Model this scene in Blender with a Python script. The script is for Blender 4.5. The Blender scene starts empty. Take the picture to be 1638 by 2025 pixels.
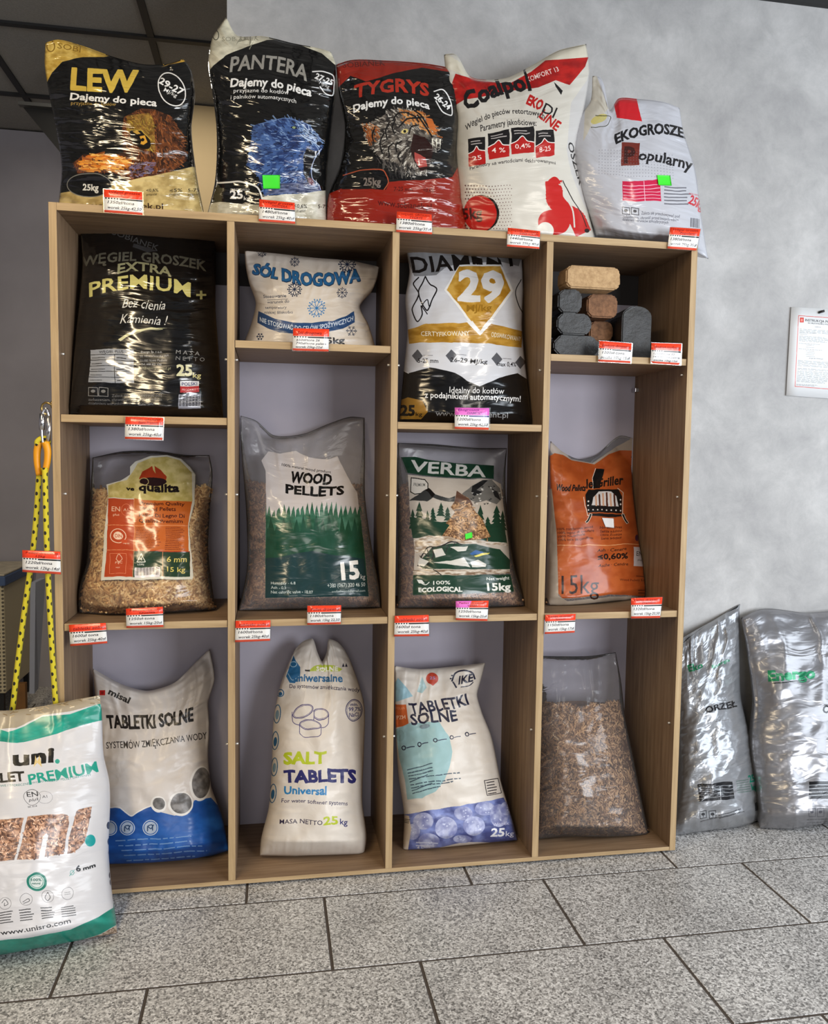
import bpy, math, random
import numpy as np

# ---------------------------------------------------------------- camera, world, lights
SC = bpy.context.scene
COL = SC.collection
C = np.array([0.5124, -2.0408, 1.1116]); YAW, PIT, ROLL, F = 0.1772, -0.069, 0.0139, 1587.83
fw = np.array([math.sin(YAW)*math.cos(PIT), math.cos(YAW)*math.cos(PIT), math.sin(PIT)])
rt = np.array([math.cos(YAW), -math.sin(YAW), 0.0]); up = np.cross(rt, fw)
_c, _s = math.cos(ROLL), math.sin(ROLL); rt, up = _c*rt+_s*up, -_s*rt+_c*up
from mathutils import Matrix, Vector
cd = bpy.data.cameras.new('camera'); cam = bpy.data.objects.new('camera', cd); COL.objects.link(cam)
cam.matrix_world = Matrix(((rt[0], up[0], -fw[0], C[0]), (rt[1], up[1], -fw[1], C[1]), (rt[2], up[2], -fw[2], C[2]), (0, 0, 0, 1)))
cd.sensor_fit = 'HORIZONTAL'; cd.sensor_width = 36.0; cd.lens = F/1638*36.0
cd.clip_start = 0.05; cd.clip_end = 60
SC.camera = cam

W = bpy.data.worlds.new('world'); SC.world = W; W.use_nodes = True
W.node_tree.nodes['Background'].inputs[0].default_value = (0.74, 0.80, 0.95, 1)
W.node_tree.nodes['Background'].inputs[1].default_value = 0.11

def area(name, loc, target, sx, sy, power, col):
    d = bpy.data.lights.new(name, 'AREA'); d.shape = 'RECTANGLE'; d.size = sx; d.size_y = sy
    d.energy = power; d.color = col
    o = bpy.data.objects.new(name, d); COL.objects.link(o); o.location = loc
    o.rotation_euler = (Vector(target)-Vector(loc)).to_track_quat('-Z', 'Y').to_euler()
    return o
area('side_window_light', (3.9, -1.7, 1.5), (1.4, 0.2, 0.9), 1.8, 1.8, 68, (0.84, 0.92, 1.0))
area('shop_window_light', (2.9, -3.7, 1.25), (0.8, 0.3, 0.9), 1.3, 1.4, 92, (0.93, 0.96, 1.0))
area('front_fill_light', (0.2, -5.2, 1.35), (0.8, 0.3, 0.9), 1.5, 1.2, 34, (1.0, 0.95, 0.90))  # weak fill added from the front, no known source there
area('ceiling_tube_light', (-0.30, -1.75, 2.49), (-0.30, -1.75, 0.0), 0.20, 2.3, 46, (1.0, 0.80, 0.52))
area('ceiling_tube_light', (1.75, -1.75, 2.49), (1.75, -1.75, 0.0), 0.14, 2.3, 12, (1.0, 0.93, 0.82))
area('far_ceiling_lamp_light', (0.15, 1.0, 2.5), (0.25, 1.3, 0.0), 0.5, 0.5, 8.0, (1.0, 0.90, 0.76))
SC.view_settings.view_transform = 'Standard'; SC.view_settings.look = 'None'
SC.view_settings.gamma = 1.0; SC.view_settings.use_curve_mapping = False
SC.view_settings.exposure = -0.06
SC.cycles.max_bounces = 8; SC.cycles.transparent_max_bounces = 12
SC.cycles.sample_clamp_indirect = 6.0

# ---------------------------------------------------------------- picture geometry
def rays(px, py):
    px = np.asarray(px, float); py = np.asarray(py, float)
    return fw + rt*((px-819)/F)[..., None] - up*((py-1012.5)/F)[..., None]
def atY(px, py, Y):
    d = rays(px, py); return C + d*((Y-C[1])/d[..., 1])[..., None]
def atZ(px, py, Z):
    d = rays(px, py); return C + d*((Z-C[2])/d[..., 2])[..., None]
def pr(p):
    d = np.asarray(p, float)-C; w = d@fw
    return np.stack([819+F*(d@rt)/w, 1012.5-F*(d@up)/w], -1)

P, T, H, D = 0.4068, 0.018, 1.6931, 0.3176      # shelf unit: column pitch, board, height, depth
WY = 0.335                                       # plaster wall

# ---------------------------------------------------------------- materials
def lin(c):
    c = [x/255 for x in c[:3]]
    return tuple((x/12.92 if x <= .04045 else ((x+.055)/1.055)**2.4) for x in c)+(1.0,)
def new_mat(name):
    m = bpy.data.materials.new(name); m.use_nodes = True
    nt = m.node_tree; b = nt.nodes['Principled BSDF']; return m, nt, b
def nd(nt, typ, **kw):
    n = nt.nodes.new(typ)
    for k, v in kw.items():
        if k.startswith('i_'):
            key = k[2:]; key = int(key) if key.isdigit() else key.replace('_', ' ')
            n.inputs[key].default_value = v
        else: setattr(n, k, v)
    return n
def ramp(nt, fac, stops):
    r = nt.nodes.new('ShaderNodeValToRGB'); e = r.color_ramp.elements
    while len(e) < len(stops): e.new(0.5)
    for k, (p, c) in enumerate(stops): e[k].position = p; e[k].color = lin(c) if len(c) == 3 else c
    nt.links.new(fac, r.inputs[0]); return r
def simple(name, col, rough=0.5, metal=0.0, spec=0.5, bump=0, scale=60, vary=0.0):
    m, nt, b = new_mat(name)
    b.inputs['Base Color'].default_value = lin(col); b.inputs['Roughness'].default_value = rough
    b.inputs['Metallic'].default_value = metal; b.inputs['Specular IOR Level'].default_value = spec
    tc = nd(nt, 'ShaderNodeTexCoord'); n = nd(nt, 'ShaderNodeTexNoise', i_Scale=scale, i_Detail=4.0)
    nt.links.new(tc.outputs['Object'], n.inputs['Vector'])
    if vary:
        lo = [max(0, x*(1-vary)) for x in col]; hi = [min(255, x*(1+vary)) for x in col]
        r = ramp(nt, n.outputs['Fac'], [(0.3, lo), (0.7, hi)]); nt.links.new(r.outputs[0], b.inputs['Base Color'])
    if bump:
        bp = nd(nt, 'ShaderNodeBump', i_Strength=bump, i_Distance=0.002)
        nt.links.new(n.outputs['Fac'], bp.inputs['Height']); nt.links.new(bp.outputs[0], b.inputs['Normal'])
    return m
def oak(name, axis, cols=((108, 86, 66), (136, 112, 88), (156, 132, 106))):
    m, nt, b = new_mat(name)
    tc = nd(nt, 'ShaderNodeTexCoord'); mp = nd(nt, 'ShaderNodeMapping')
    s = [26, 26, 26]; s[axis] = 1.6; mp.inputs['Scale'].default_value = s
    nt.links.new(tc.outputs['Object'], mp.inputs[0])
    n = nd(nt, 'ShaderNodeTexNoise', i_Scale=2.6, i_Detail=8.0, i_Roughness=0.62, i_Distortion=0.6)
    nt.links.new(mp.outputs[0], n.inputs['Vector'])
    r = ramp(nt, n.outputs['Fac'], [(0.25, cols[0]), (0.5, cols[1]), (0.75, cols[2])])
    n2 = nd(nt, 'ShaderNodeTexNoise', i_Scale=3.0, i_Detail=2.0); nt.links.new(tc.outputs['Object'], n2.inputs['Vector'])
    mx = nd(nt, 'ShaderNodeMix', data_type='RGBA', blend_type='MULTIPLY'); mx.inputs[0].default_value = 0.35
    r2 = ramp(nt, n2.outputs['Fac'], [(0.3, (205, 195, 185)), (0.7, (255, 255, 255))])
    nt.links.new(r.outputs[0], mx.inputs[6]); nt.links.new(r2.outputs[0], mx.inputs[7])
    nt.links.new(mx.outputs[2], b.inputs['Base Color'])
    b.inputs['Roughness'].default_value = 0.52; b.inputs['Specular IOR Level'].default_value = 0.35
    bp = nd(nt, 'ShaderNodeBump', i_Strength=0.15, i_Distance=0.0008)
    nt.links.new(n.outputs['Fac'], bp.inputs['Height']); nt.links.new(bp.outputs[0], b.inputs['Normal'])
    return m
OAKX, OAKZ = oak('oak_laminate_horizontal', 0), oak('oak_laminate_vertical', 2)
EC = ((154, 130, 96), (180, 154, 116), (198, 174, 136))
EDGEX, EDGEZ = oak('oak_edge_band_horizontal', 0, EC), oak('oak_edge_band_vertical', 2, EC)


def plaster():
    m, nt, b = new_mat('grey_trowelled_plaster')
    tc = nd(nt, 'ShaderNodeTexCoord')
    n = nd(nt, 'ShaderNodeTexNoise', i_Scale=2.6, i_Detail=6.0, i_Roughness=0.62, i_Distortion=0.25)
    n2 = nd(nt, 'ShaderNodeTexNoise', i_Scale=9.0, i_Detail=12.0, i_Roughness=0.78, i_Distortion=0.35)
    n3 = nd(nt, 'ShaderNodeTexNoise', i_Scale=90.0, i_Detail=3.0)
    for k in (n, n2, n3): nt.links.new(tc.outputs['Object'], k.inputs['Vector'])
    r = ramp(nt, n.outputs['Fac'], [(0.34, (166, 165, 165)), (0.5, (182, 181, 180)), (0.66, (200, 199, 198))])
    r2 = ramp(nt, n2.outputs['Fac'], [(0.34, (204, 205, 207)), (0.66, (255, 255, 255))])
    mx = nd(nt, 'ShaderNodeMix', data_type='RGBA', blend_type='MULTIPLY'); mx.inputs[0].default_value = 0.6
    nt.links.new(r.outputs[0], mx.inputs[6]); nt.links.new(r2.outputs[0], mx.inputs[7])
    nt.links.new(mx.outputs[2], b.inputs['Base Color']); b.inputs['Roughness'].default_value = 0.62
    bp = nd(nt, 'ShaderNodeBump', i_Strength=0.25, i_Distance=0.003)
    nt.links.new(n2.outputs['Fac'], bp.inputs['Height']); nt.links.new(bp.outputs[0], b.inputs['Normal'])
    return m
def granite():
    m, nt, b = new_mat('speckled_grey_floor_tile')
    tc = nd(nt, 'ShaderNodeTexCoord'); geo = nd(nt, 'ShaderNodeNewGeometry')
    v = nd(nt, 'ShaderNodeTexVoronoi', i_Scale=270.0)
    v2 = nd(nt, 'ShaderNodeTexNoise', i_Scale=5.0, i_Detail=3.0)
    v3 = nd(nt, 'ShaderNodeTexNoise', i_Scale=120.0, i_Detail=4.0, i_Roughness=0.8)
    for k in (v, v2, v3): nt.links.new(geo.outputs['Position'], k.inputs['Vector'])
    sp = nd(nt, 'ShaderNodeSeparateColor'); nt.links.new(v.outputs['Color'], sp.inputs[0])
    r = ramp(nt, sp.outputs[0], [(0.0, (112, 111, 110)), (0.3, (178, 177, 176)), (0.6, (218, 217, 216)), (1.0, (246, 246, 246))])
    r2 = ramp(nt, v2.outputs['Fac'], [(0.3, (226, 226, 226)), (0.7, (255, 255, 255))])
    r3 = ramp(nt, v3.outputs['Fac'], [(0.38, (176, 175, 174)), (0.56, (255, 255, 255))])
    mx = nd(nt, 'ShaderNodeMix', data_type='RGBA', blend_type='MULTIPLY'); mx.inputs[0].default_value = 1.0
    nt.links.new(r.outputs[0], mx.inputs[6]); nt.links.new(r2.outputs[0], mx.inputs[7])
    mx2 = nd(nt, 'ShaderNodeMix', data_type='RGBA', blend_type='MULTIPLY'); mx2.inputs[0].default_value = 0.85
    nt.links.new(mx.outputs[2], mx2.inputs[6]); nt.links.new(r3.outputs[0], mx2.inputs[7])
    nt.links.new(mx2.outputs[2], b.inputs['Base Color']); b.inputs['Roughness'].default_value = 0.34
    bp = nd(nt, 'ShaderNodeBump', i_Strength=0.12, i_Distance=0.001)
    nt.links.new(v3.outputs['Fac'], bp.inputs['Height']); nt.links.new(bp.outputs[0], b.inputs['Normal'])
    return m
M_PLASTER, M_TILE = plaster(), granite()
M_GROUT = simple('dark_grout', (74, 66, 60), 0.9)
M_CEIL = simple('dim_ceiling_tile', (140, 138, 133), 0.9, vary=0.05, scale=200)
M_BAR = simple('black_ceiling_bar', (30, 30, 31), 0.6)
M_FARWALL = simple('grey_far_wall', (158, 156, 164), 0.85, vary=0.05, scale=3)
M_BEIGE = simple('beige_wall', (164, 146, 112), 0.85, vary=0.03, scale=3)
M_BACK = simple('white_hardboard', (176, 172, 186), 0.6, vary=0.02, scale=8)
M_PIN = simple('nickel_pin', (225, 222, 215), 0.3, metal=0.7)
M_STEEL = simple('polished_steel', (205, 205, 208), 0.2, metal=1.0)
M_BLACKP = simple('black_plastic', (18, 18, 18), 0.5)

# ---------------------------------------------------------------- objects
def link(name, verts, faces, mat=None, parent=None, uv=None, smooth=False):
    me = bpy.data.meshes.new(name)
    verts = np.asarray(verts, np.float32).reshape(-1, 3)
    if isinstance(faces, np.ndarray):
        n, k = faces.shape
        me.vertices.add(len(verts)); me.vertices.foreach_set('co', verts.ravel())
        me.loops.add(n*k); me.loops.foreach_set('vertex_index', faces.astype(np.int32).ravel())
        me.polygons.add(n); me.polygons.foreach_set('loop_start', np.arange(0, n*k, k, dtype=np.int32))
        me.update(calc_edges=True)
    else:
        me.from_pydata(verts.tolist(), [], [list(f) for f in faces]); me.update()
    if uv is not None:
        l = me.uv_layers.new(name='UVMap')
        vi = np.empty(len(me.loops), np.int32); me.loops.foreach_get('vertex_index', vi)
        l.data.foreach_set('uv', np.asarray(uv, np.float32)[vi].ravel())
    if smooth: me.polygons.foreach_set('use_smooth', np.ones(len(me.polygons), bool))
    o = bpy.data.objects.new(name, me); COL.objects.link(o)
    if mat: me.materials.append(mat)
    if parent is not None: o.parent = parent
    return o
def tag(o, label=None, cat=None, group=None, kind=None):
    if label: o['label'] = label
    if cat: o['category'] = cat
    if group: o['group'] = group
    if kind: o['kind'] = kind
    return o
def empty(name, loc=(0, 0, 0)):
    o = bpy.data.objects.new(name, None); COL.objects.link(o); o.location = loc
    o.empty_display_size = 0.1; return o
def keep(child, parent):                 # parent an object whose mesh is in world coordinates
    child.parent = parent; child.matrix_parent_inverse = Matrix.Translation(parent.location).inverted(); return child
BOXF = [(0, 3, 2, 1), (4, 5, 6, 7), (0, 1, 5, 4), (1, 2, 6, 5), (2, 3, 7, 6), (3, 0, 4, 7)]
def box(name, x0, x1, y0, y1, z0, z1, mat, parent=None, bev=0.0):
    v = [(x0, y0, z0), (x1, y0, z0), (x1, y1, z0), (x0, y1, z0), (x0, y0, z1), (x1, y0, z1), (x1, y1, z1), (x0, y1, z1)]
    o = link(name, v, BOXF, mat, parent)
    if bev:
        b = o.modifiers.new('bevel', 'BEVEL'); b.width = bev; b.segments = 2; b.limit_method = 'ANGLE'
    return o
def tube(name, pts, r, mat, parent=None, n=10, closed=False, uvlen=True):
    pts = np.asarray(pts, float); m = len(pts)
    rr = np.broadcast_to(np.asarray(r, float), (m,))
    tg = np.gradient(pts, axis=0) if not closed else np.roll(pts, -1, 0)-np.roll(pts, 1, 0)
    tg /= np.linalg.norm(tg, axis=1)[:, None]+1e-12
    ref = np.array([0.3, 1, 0.2]) if abs(tg[0] @ np.array([0, 1, 0])) < .9 else np.array([1, 0, 0.1])
    V = []; U = []; L = np.concatenate([[0], np.cumsum(np.linalg.norm(np.diff(pts, axis=0), axis=1))])
    for i in range(m):
        a = np.cross(tg[i], ref); a /= np.linalg.norm(a); b = np.cross(tg[i], a)
        for k in range(n):
            t = 2*math.pi*k/n; V.append(pts[i]+rr[i]*(math.cos(t)*a+math.sin(t)*b)); U.append((k/n, L[i]))
    Fc = [(i*n+k, i*n+(k+1) % n, (i+1)*n+(k+1) % n, (i+1)*n+k) for i in range(m-1) for k in range(n)]
    if closed: Fc += [((m-1)*n+k, (m-1)*n+(k+1) % n, (k+1) % n, k) for k in range(n)]
    else: Fc += [tuple(range(n))[::-1], tuple((m-1)*n+k for k in range(n))]
    return link(name, V, Fc, mat, parent, uv=U, smooth=True)

# ---------------------------------------------------------------- noise
_rng = np.random.RandomState(7); _TAB = _rng.rand(256, 256).astype(np.float32)
def vnoise(x, y, seed=0):
    x = np.asarray(x, float)+seed*17.31; y = np.asarray(y, float)+seed*9.77
    xi = np.floor(x).astype(int); yi = np.floor(y).astype(int); fx = x-xi; fy = y-yi
    fx = fx*fx*(3-2*fx); fy = fy*fy*(3-2*fy); a = lambda i, j: _TAB[(yi+j) & 255, (xi+i) & 255]
    return (a(0, 0)*(1-fx)+a(1, 0)*fx)*(1-fy)+(a(0, 1)*(1-fx)+a(1, 1)*fx)*fy
def fbm(x, y, seed=0, octv=4):
    s = 0; w = 0.5; t = 0
    for k in range(octv):
        s = s+w*vnoise(x*2**k, y*2**k, seed+k*3); t += w; w *= .5
    return s/t
def ridge(x, y, seed=0, octv=3):
    s = 0; w = 0.5; t = 0
    for k in range(octv):
        s = s+w*(1-np.abs(2*vnoise(x*2**k, y*2**k, seed+k*5)-1))**2; t += w; w *= .5
    return s/t
# ---------------------------------------------------------------- outlines and printed film
def hermite(pts, n=64):
    pts = np.asarray(pts, float); d = np.linalg.norm(np.diff(pts, axis=0), axis=1)
    t = np.concatenate([[0], np.cumsum(d)]); t /= t[-1]
    if len(pts) == 2: s = np.linspace(0, 1, n)[:, None]; return pts[0]*(1-s)+pts[1]*s
    m = np.zeros_like(pts)
    sl = np.diff(pts, axis=0)/np.diff(t)[:, None]
    m[1:-1] = (sl[1:]*np.diff(t)[:-1, None]+sl[:-1]*np.diff(t)[1:, None])/(t[2:]-t[:-2])[:, None]
    m[0], m[-1] = sl[0], sl[-1]
    s = np.linspace(0, 1, n); k = np.clip(np.searchsorted(t, s, 'right')-1, 0, len(t)-2)
    h = (t[k+1]-t[k])[:, None]; q = ((s-t[k]))[:, None]/h
    return ((2*q**3-3*q**2+1)*pts[k]+(q**3-2*q**2+q)*h*m[k]*.8+(-2*q**3+3*q**2)*pts[k+1]+(q**3-q**2)*h*m[k+1]*.8)
class Outline:
    """Four-sided shape in photograph pixels: sides bottom to top, top and bottom left to right."""
    def __init__(s, L, R, top=(), bot=()):
        s.L, s.R = hermite(L), hermite(R)
        s.T = hermite([L[-1]]+list(top)+[R[-1]]); s.B = hermite([L[0]]+list(bot)+[R[0]])
        s.lut()
    def __call__(s, u, v):
        g = np.linspace(0, 1, 64)
        I = lambda q, A: np.stack([np.interp(q, g, A[:, 0]), np.interp(q, g, A[:, 1])], -1)
        U, V = np.asarray(u)[..., None], np.asarray(v)[..., None]
        lt = (1-U)*s.L[-1]+U*s.R[-1]; lb = (1-U)*s.L[0]+U*s.R[0]
        vt = np.clip(V, 0, 2)**2.5; vb = np.clip(1-V, 0, 2)**2.5
        return (1-U)*I(v, s.L)+U*I(v, s.R)+vt*(I(u, s.T)-lt)+vb*(I(u, s.B)-lb)
    def lut(s):
        st = 4.0; A = np.concatenate([s.L, s.R, s.T, s.B]); s.lo = A.min(0)-24; hi = A.max(0)+24
        nx, ny = int((hi[0]-s.lo[0])/st)+2, int((hi[1]-s.lo[1])/st)+2
        X, Y = np.meshgrid(s.lo[0]+st*np.arange(nx), s.lo[1]+st*np.arange(ny)); p = np.stack([X, Y], -1)
        bl, br, tl = s.L[0], s.R[0], s.L[-1]
        u = np.clip((X-A[:, 0].min())/(np.ptp(A[:, 0])), 0, 1); v = np.clip((A[:, 1].max()-Y)/(np.ptp(A[:, 1])), 0, 1)
        for _ in range(14):
            h = 5e-3; q = s(u, v); e = p-q; a = (s(u+h, v)-s(u-h, v))/(2*h); b = (s(u, v+h)-s(u, v-h))/(2*h)
            det = a[..., 0]*b[..., 1]-a[..., 1]*b[..., 0]; det = np.where(abs(det) < 1e3, 1e3*np.where(det < 0, -1, 1), det)
            du = (e[..., 0]*b[..., 1]-e[..., 1]*b[..., 0])/det; dv = (a[..., 0]*e[..., 1]-a[..., 1]*e[..., 0])/det
            u = np.clip(u+np.clip(du, -.2, .2), -.08, 1.08); v = np.clip(v+np.clip(dv, -.2, .2), -.08, 1.08)
        s.U, s.V, s.st = u, v, st
    def inv(s, x, y):
        gx = np.clip((np.asarray(x, float)-s.lo[0])/s.st, 0, s.U.shape[1]-1.001); gy = np.clip((np.asarray(y, float)-s.lo[1])/s.st, 0, s.U.shape[0]-1.001)
        i, j = gx.astype(int), gy.astype(int); a, b = gx-i, gy-j
        f = lambda M: (M[j, i]*(1-a)+M[j, i+1]*a)*(1-b)+(M[j+1, i]*(1-a)+M[j+1, i+1]*a)*b
        return f(s.U), f(s.V)

_tx = bpy.data.curves.new('lettering', 'FONT'); _tx.resolution_u = 2
_to = bpy.data.objects.new('lettering', _tx); _CACHE = {}
def glyphs(body, bold):
    key = (body, bold)
    if key not in _CACHE:
        _tx.body = body; _tx.offset = bold
        me = _to.to_mesh(); me.calc_loop_triangles()
        v = np.empty(len(me.vertices)*3, np.float32); me.vertices.foreach_get('co', v)
        t = np.empty(len(me.loop_triangles)*3, np.int32); me.loop_triangles.foreach_get('vertices', t)
        _CACHE[key] = (v.reshape(-1, 3)[:, :2].astype(float), t.reshape(-1, 3)); _to.to_mesh_clear()
    return _CACHE[key]
class Art:
    """Flat print laid out on the sheet's own u, v; colours are the ink's own."""
    def __init__(s, out, bg, k=3.0):
        s.o = out; A = np.concatenate([out.L, out.R, out.T, out.B])
        s.w = int(np.ptp(A[:, 0])*k); s.h = int(np.ptp(A[:, 1])*k)
        s.kk = k; s.I = np.zeros((s.h, s.w, 4), np.float32); s.I[:] = s.c(bg)
        u, v = np.meshgrid((np.arange(s.w)+.5)/s.w, (np.arange(s.h)+.5)/s.h)
        q = out(u, v); s.X0, s.Y0 = q[..., 0], q[..., 1]; s.fr(1, 0, 0)
    def c(s, c):
        if len(c) == 3: c = tuple(c)+(255,)
        return np.array(c, np.float32)/255
    def fr(s, k, ox, oy):
        s.k, s.ox, s.oy = k, ox, oy; s.X = (s.X0-ox)*k; s.Y = (s.Y0-oy)*k; return s
    def uv(s, p):
        p = np.asarray(p, float).reshape(-1, 2); u, v = s.o.inv(p[:, 0]/s.k+s.ox, p[:, 1]/s.k+s.oy); return u*s.w, v*s.h
    def sl(s, p):
        p = np.asarray(p, float).reshape(-1, 2); lo, hi = p.min(0), p.max(0)
        g = np.linspace(0, 1, 7); q = np.array([(lo[0]+(hi[0]-lo[0])*a, lo[1]+(hi[1]-lo[1])*b) for a in g for b in g])
        u, v = s.uv(q); m = 14
        return (slice(max(0, int(v.min())-m), min(s.h, int(v.max())+m)), slice(max(0, int(u.min())-m), min(s.w, int(u.max())+m)))
    def put(s, sl, m, col, a=1.0):
        R = s.I[sl]; cc = s.c(col) if not isinstance(col, np.ndarray) else col
        if isinstance(cc, np.ndarray) and cc.ndim == 3: cc = cc[m]
        R[m] = R[m]*(1-a)+cc*a
    def poly(s, pts, col, a=1.0, noise=None):
        pts = np.asarray(pts, float); sl = s.sl(pts); x, y = s.X[sl], s.Y[sl]; m = np.zeros(x.shape, bool)
        j = len(pts)-1
        for i in range(len(pts)):
            (xi, yi), (xj, yj) = pts[i], pts[j]
            if yi != yj: m ^= ((yi > y) != (yj > y)) & (x < (xj-xi)*(y-yi)/(yj-yi)+xi)
            j = i
        s.put(sl, m, s.tint(sl, noise) if noise else col, a)
    def tint(s, sl, n):                     # n = (colour a, colour b, scale x, scale y, seed)
        x, y = s.X[sl], s.Y[sl]; f = np.clip((fbm(x/n[2], y/n[3], n[4])-.5)*2.6+.5, 0, 1)[..., None]
        return (s.c(n[0])*(1-f)+s.c(n[1])*f).astype(np.float32)
    def rect(s, x0, y0, x1, y1, col, a=1.0, noise=None): s.poly([(x0, y0), (x1, y0), (x1, y1), (x0, y1)], col, a, noise)
    def ell(s, cx, cy, rx, ry, col, w=0, a=1.0, rot=0.0, noise=None):
        r = max(rx, ry); sl = s.sl([(cx-r, cy-r), (cx+r, cy+r)]); x, y = s.X[sl]-cx, s.Y[sl]-cy
        co, si = math.cos(rot), math.sin(rot); x, y = x*co+y*si, -x*si+y*co
        q = (x/rx)**2+(y/ry)**2; m = q < 1
        if w: m &= ((x/max(rx-w, 1))**2+(y/max(ry-w, 1))**2) > 1
        s.put(sl, m, s.tint(sl, noise) if noise else col, a)
    def line(s, pts, w, col, a=1.0):
        for (x0, y0), (x1, y1) in zip(pts[:-1], pts[1:]):
            dx, dy = x1-x0, y1-y0; L = math.hypot(dx, dy) or 1; nx, ny = -dy/L*w/2, dx/L*w/2; ex, ey = dx/L*w*.3, dy/L*w*.3
            s.poly([(x0+nx-ex, y0+ny-ey), (x1+nx+ex, y1+ny+ey), (x1-nx+ex, y1-ny+ey), (x0-nx-ex, y0-ny-ey)], col, a)
    def curve(s, pts, w, col, a=1.0): s.line([tuple(p) for p in hermite(pts, 5*len(pts))], w, col, a)
    def text(s, body, x0, y0, x1, y1, h, col, bold=0.0, arc=0.0, slant=0.0, a=1.0):
        V, Tr = glyphs(body, round(min(bold*.4, .016), 3))
        if not len(Tr): return
        lo, hi = V[:, 0].min(), V[:, 0].max(); q = (V[:, 0]-lo)/(hi-lo); e = V[:, 1]/0.73*h
        L = math.hypot(x1-x0, y1-y0); dx, dy = (x1-x0)/L, (y1-y0)/L; sag = arc*4*q*(1-q)
        px = x0+q*(x1-x0)+dy*(e+sag)+dx*slant*e; py = y0+q*(y1-y0)-dx*(e+sag)+dy*slant*e
        u, v = s.uv(np.stack([px, py], -1)); A = np.stack([u, v], -1)[Tr]; cc = s.c(col); I = s.I
        lo = np.floor(A.min(1)).astype(int); hi = np.ceil(A.max(1)).astype(int)+1
        M = np.zeros((s.h, s.w), bool)
        for k in range(len(A)):
            x_0, y_0 = max(lo[k, 0], 0), max(lo[k, 1], 0); x_1, y_1 = min(hi[k, 0], s.w), min(hi[k, 1], s.h)
            if x_1 <= x_0 or y_1 <= y_0: continue
            (ax, ay), (bx, by), (cx, cy) = A[k].tolist(); X = np.arange(x_0, x_1)+.5; Y = (np.arange(y_0, y_1)+.5)[:, None]
            e0 = (bx-ax)*(Y-ay)-(by-ay)*(X-ax); e1 = (cx-bx)*(Y-by)-(cy-by)*(X-bx); e2 = (ax-cx)*(Y-cy)-(ay-cy)*(X-cx)
            M[y_0:y_1, x_0:x_1] |= ((e0 >= -.15) & (e1 >= -.15) & (e2 >= -.15)) | ((e0 <= .15) & (e1 <= .15) & (e2 <= .15))
        r = max(0, bold-.014)*.58*h/.73*s.kk/s.k; n = int(r+.5)
        if n > 0 and len(A):
            y_0, y_1 = max(0, int(lo[:, 1].min())-n-1), min(s.h, int(hi[:, 1].max())+n+1); x_0, x_1 = max(0, int(lo[:, 0].min())-n-1), min(s.w, int(hi[:, 0].max())+n+1)
            m = M[y_0:y_1, x_0:x_1]
            for k in range(n):
                q = m.copy(); q[1:] |= m[:-1]; q[:-1] |= m[1:]; z = q.copy(); q[:, 1:] |= z[:, :-1]; q[:, :-1] |= z[:, 1:]
                m = q
            M[y_0:y_1, x_0:x_1] = m
        I[M] = I[M]*(1-a)+cc*a
    def strokes(s, pts, n, ln, w, cols, ang, seed=1, a=.9, jit=.35):
        """n short strokes scattered inside the polygon; ang = angle or function of x, y"""
        r = random.Random(seed); xs = [p[0] for p in pts]; ys = [p[1] for p in pts]; k = 0; tries = 0
        while k < n and tries < n*5:
            tries += 1; x, y = r.uniform(min(xs), max(xs)), r.uniform(min(ys), max(ys)); ins = False; j = len(pts)-1
            for i in range(len(pts)):
                if (pts[i][1] > y) != (pts[j][1] > y) and x < (pts[j][0]-pts[i][0])*(y-pts[i][1])/(pts[j][1]-pts[i][1])+pts[i][0]: ins = not ins
                j = i
            if not ins: continue
            k += 1; t = (ang(x, y) if callable(ang) else ang)+r.gauss(0, jit); l = ln*r.uniform(.5, 1.2)
            s.line([(x, y), (x+l*math.cos(t), y+l*math.sin(t))], w*r.uniform(.6, 1.2), r.choice(cols), a)
    def small(s, x0, y0, x1, y1, n, lh, col, seed=1, a=0.8):    # n lines too small to read, between the two points of the first line
        r = random.Random(seed); dx, dy = x1-x0, y1-y0; L = math.hypot(dx, dy); px, py = -dy/L, dx/L
        for i in range(n):
            t = 0; end = r.uniform(.7, 1.0)
            while t < end:
                w = min(r.uniform(.05, .16), end-t); ox, oy = x0+px*lh*i, y0+py*lh*i
                s.line([(ox+dx*t, oy+dy*t), (ox+dx*(t+w-.015), oy+dy*(t+w-.015))], lh*.38, col, a); t += w+.012
    def image(s, name):
        im = bpy.data.images.new(name, s.w, s.h, alpha=True, float_buffer=False); im.alpha_mode = 'CHANNEL_PACKED'
        im.pixels.foreach_set(np.ascontiguousarray(np.clip(s.I, 0, 1)).ravel()); im.update(); return im

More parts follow.
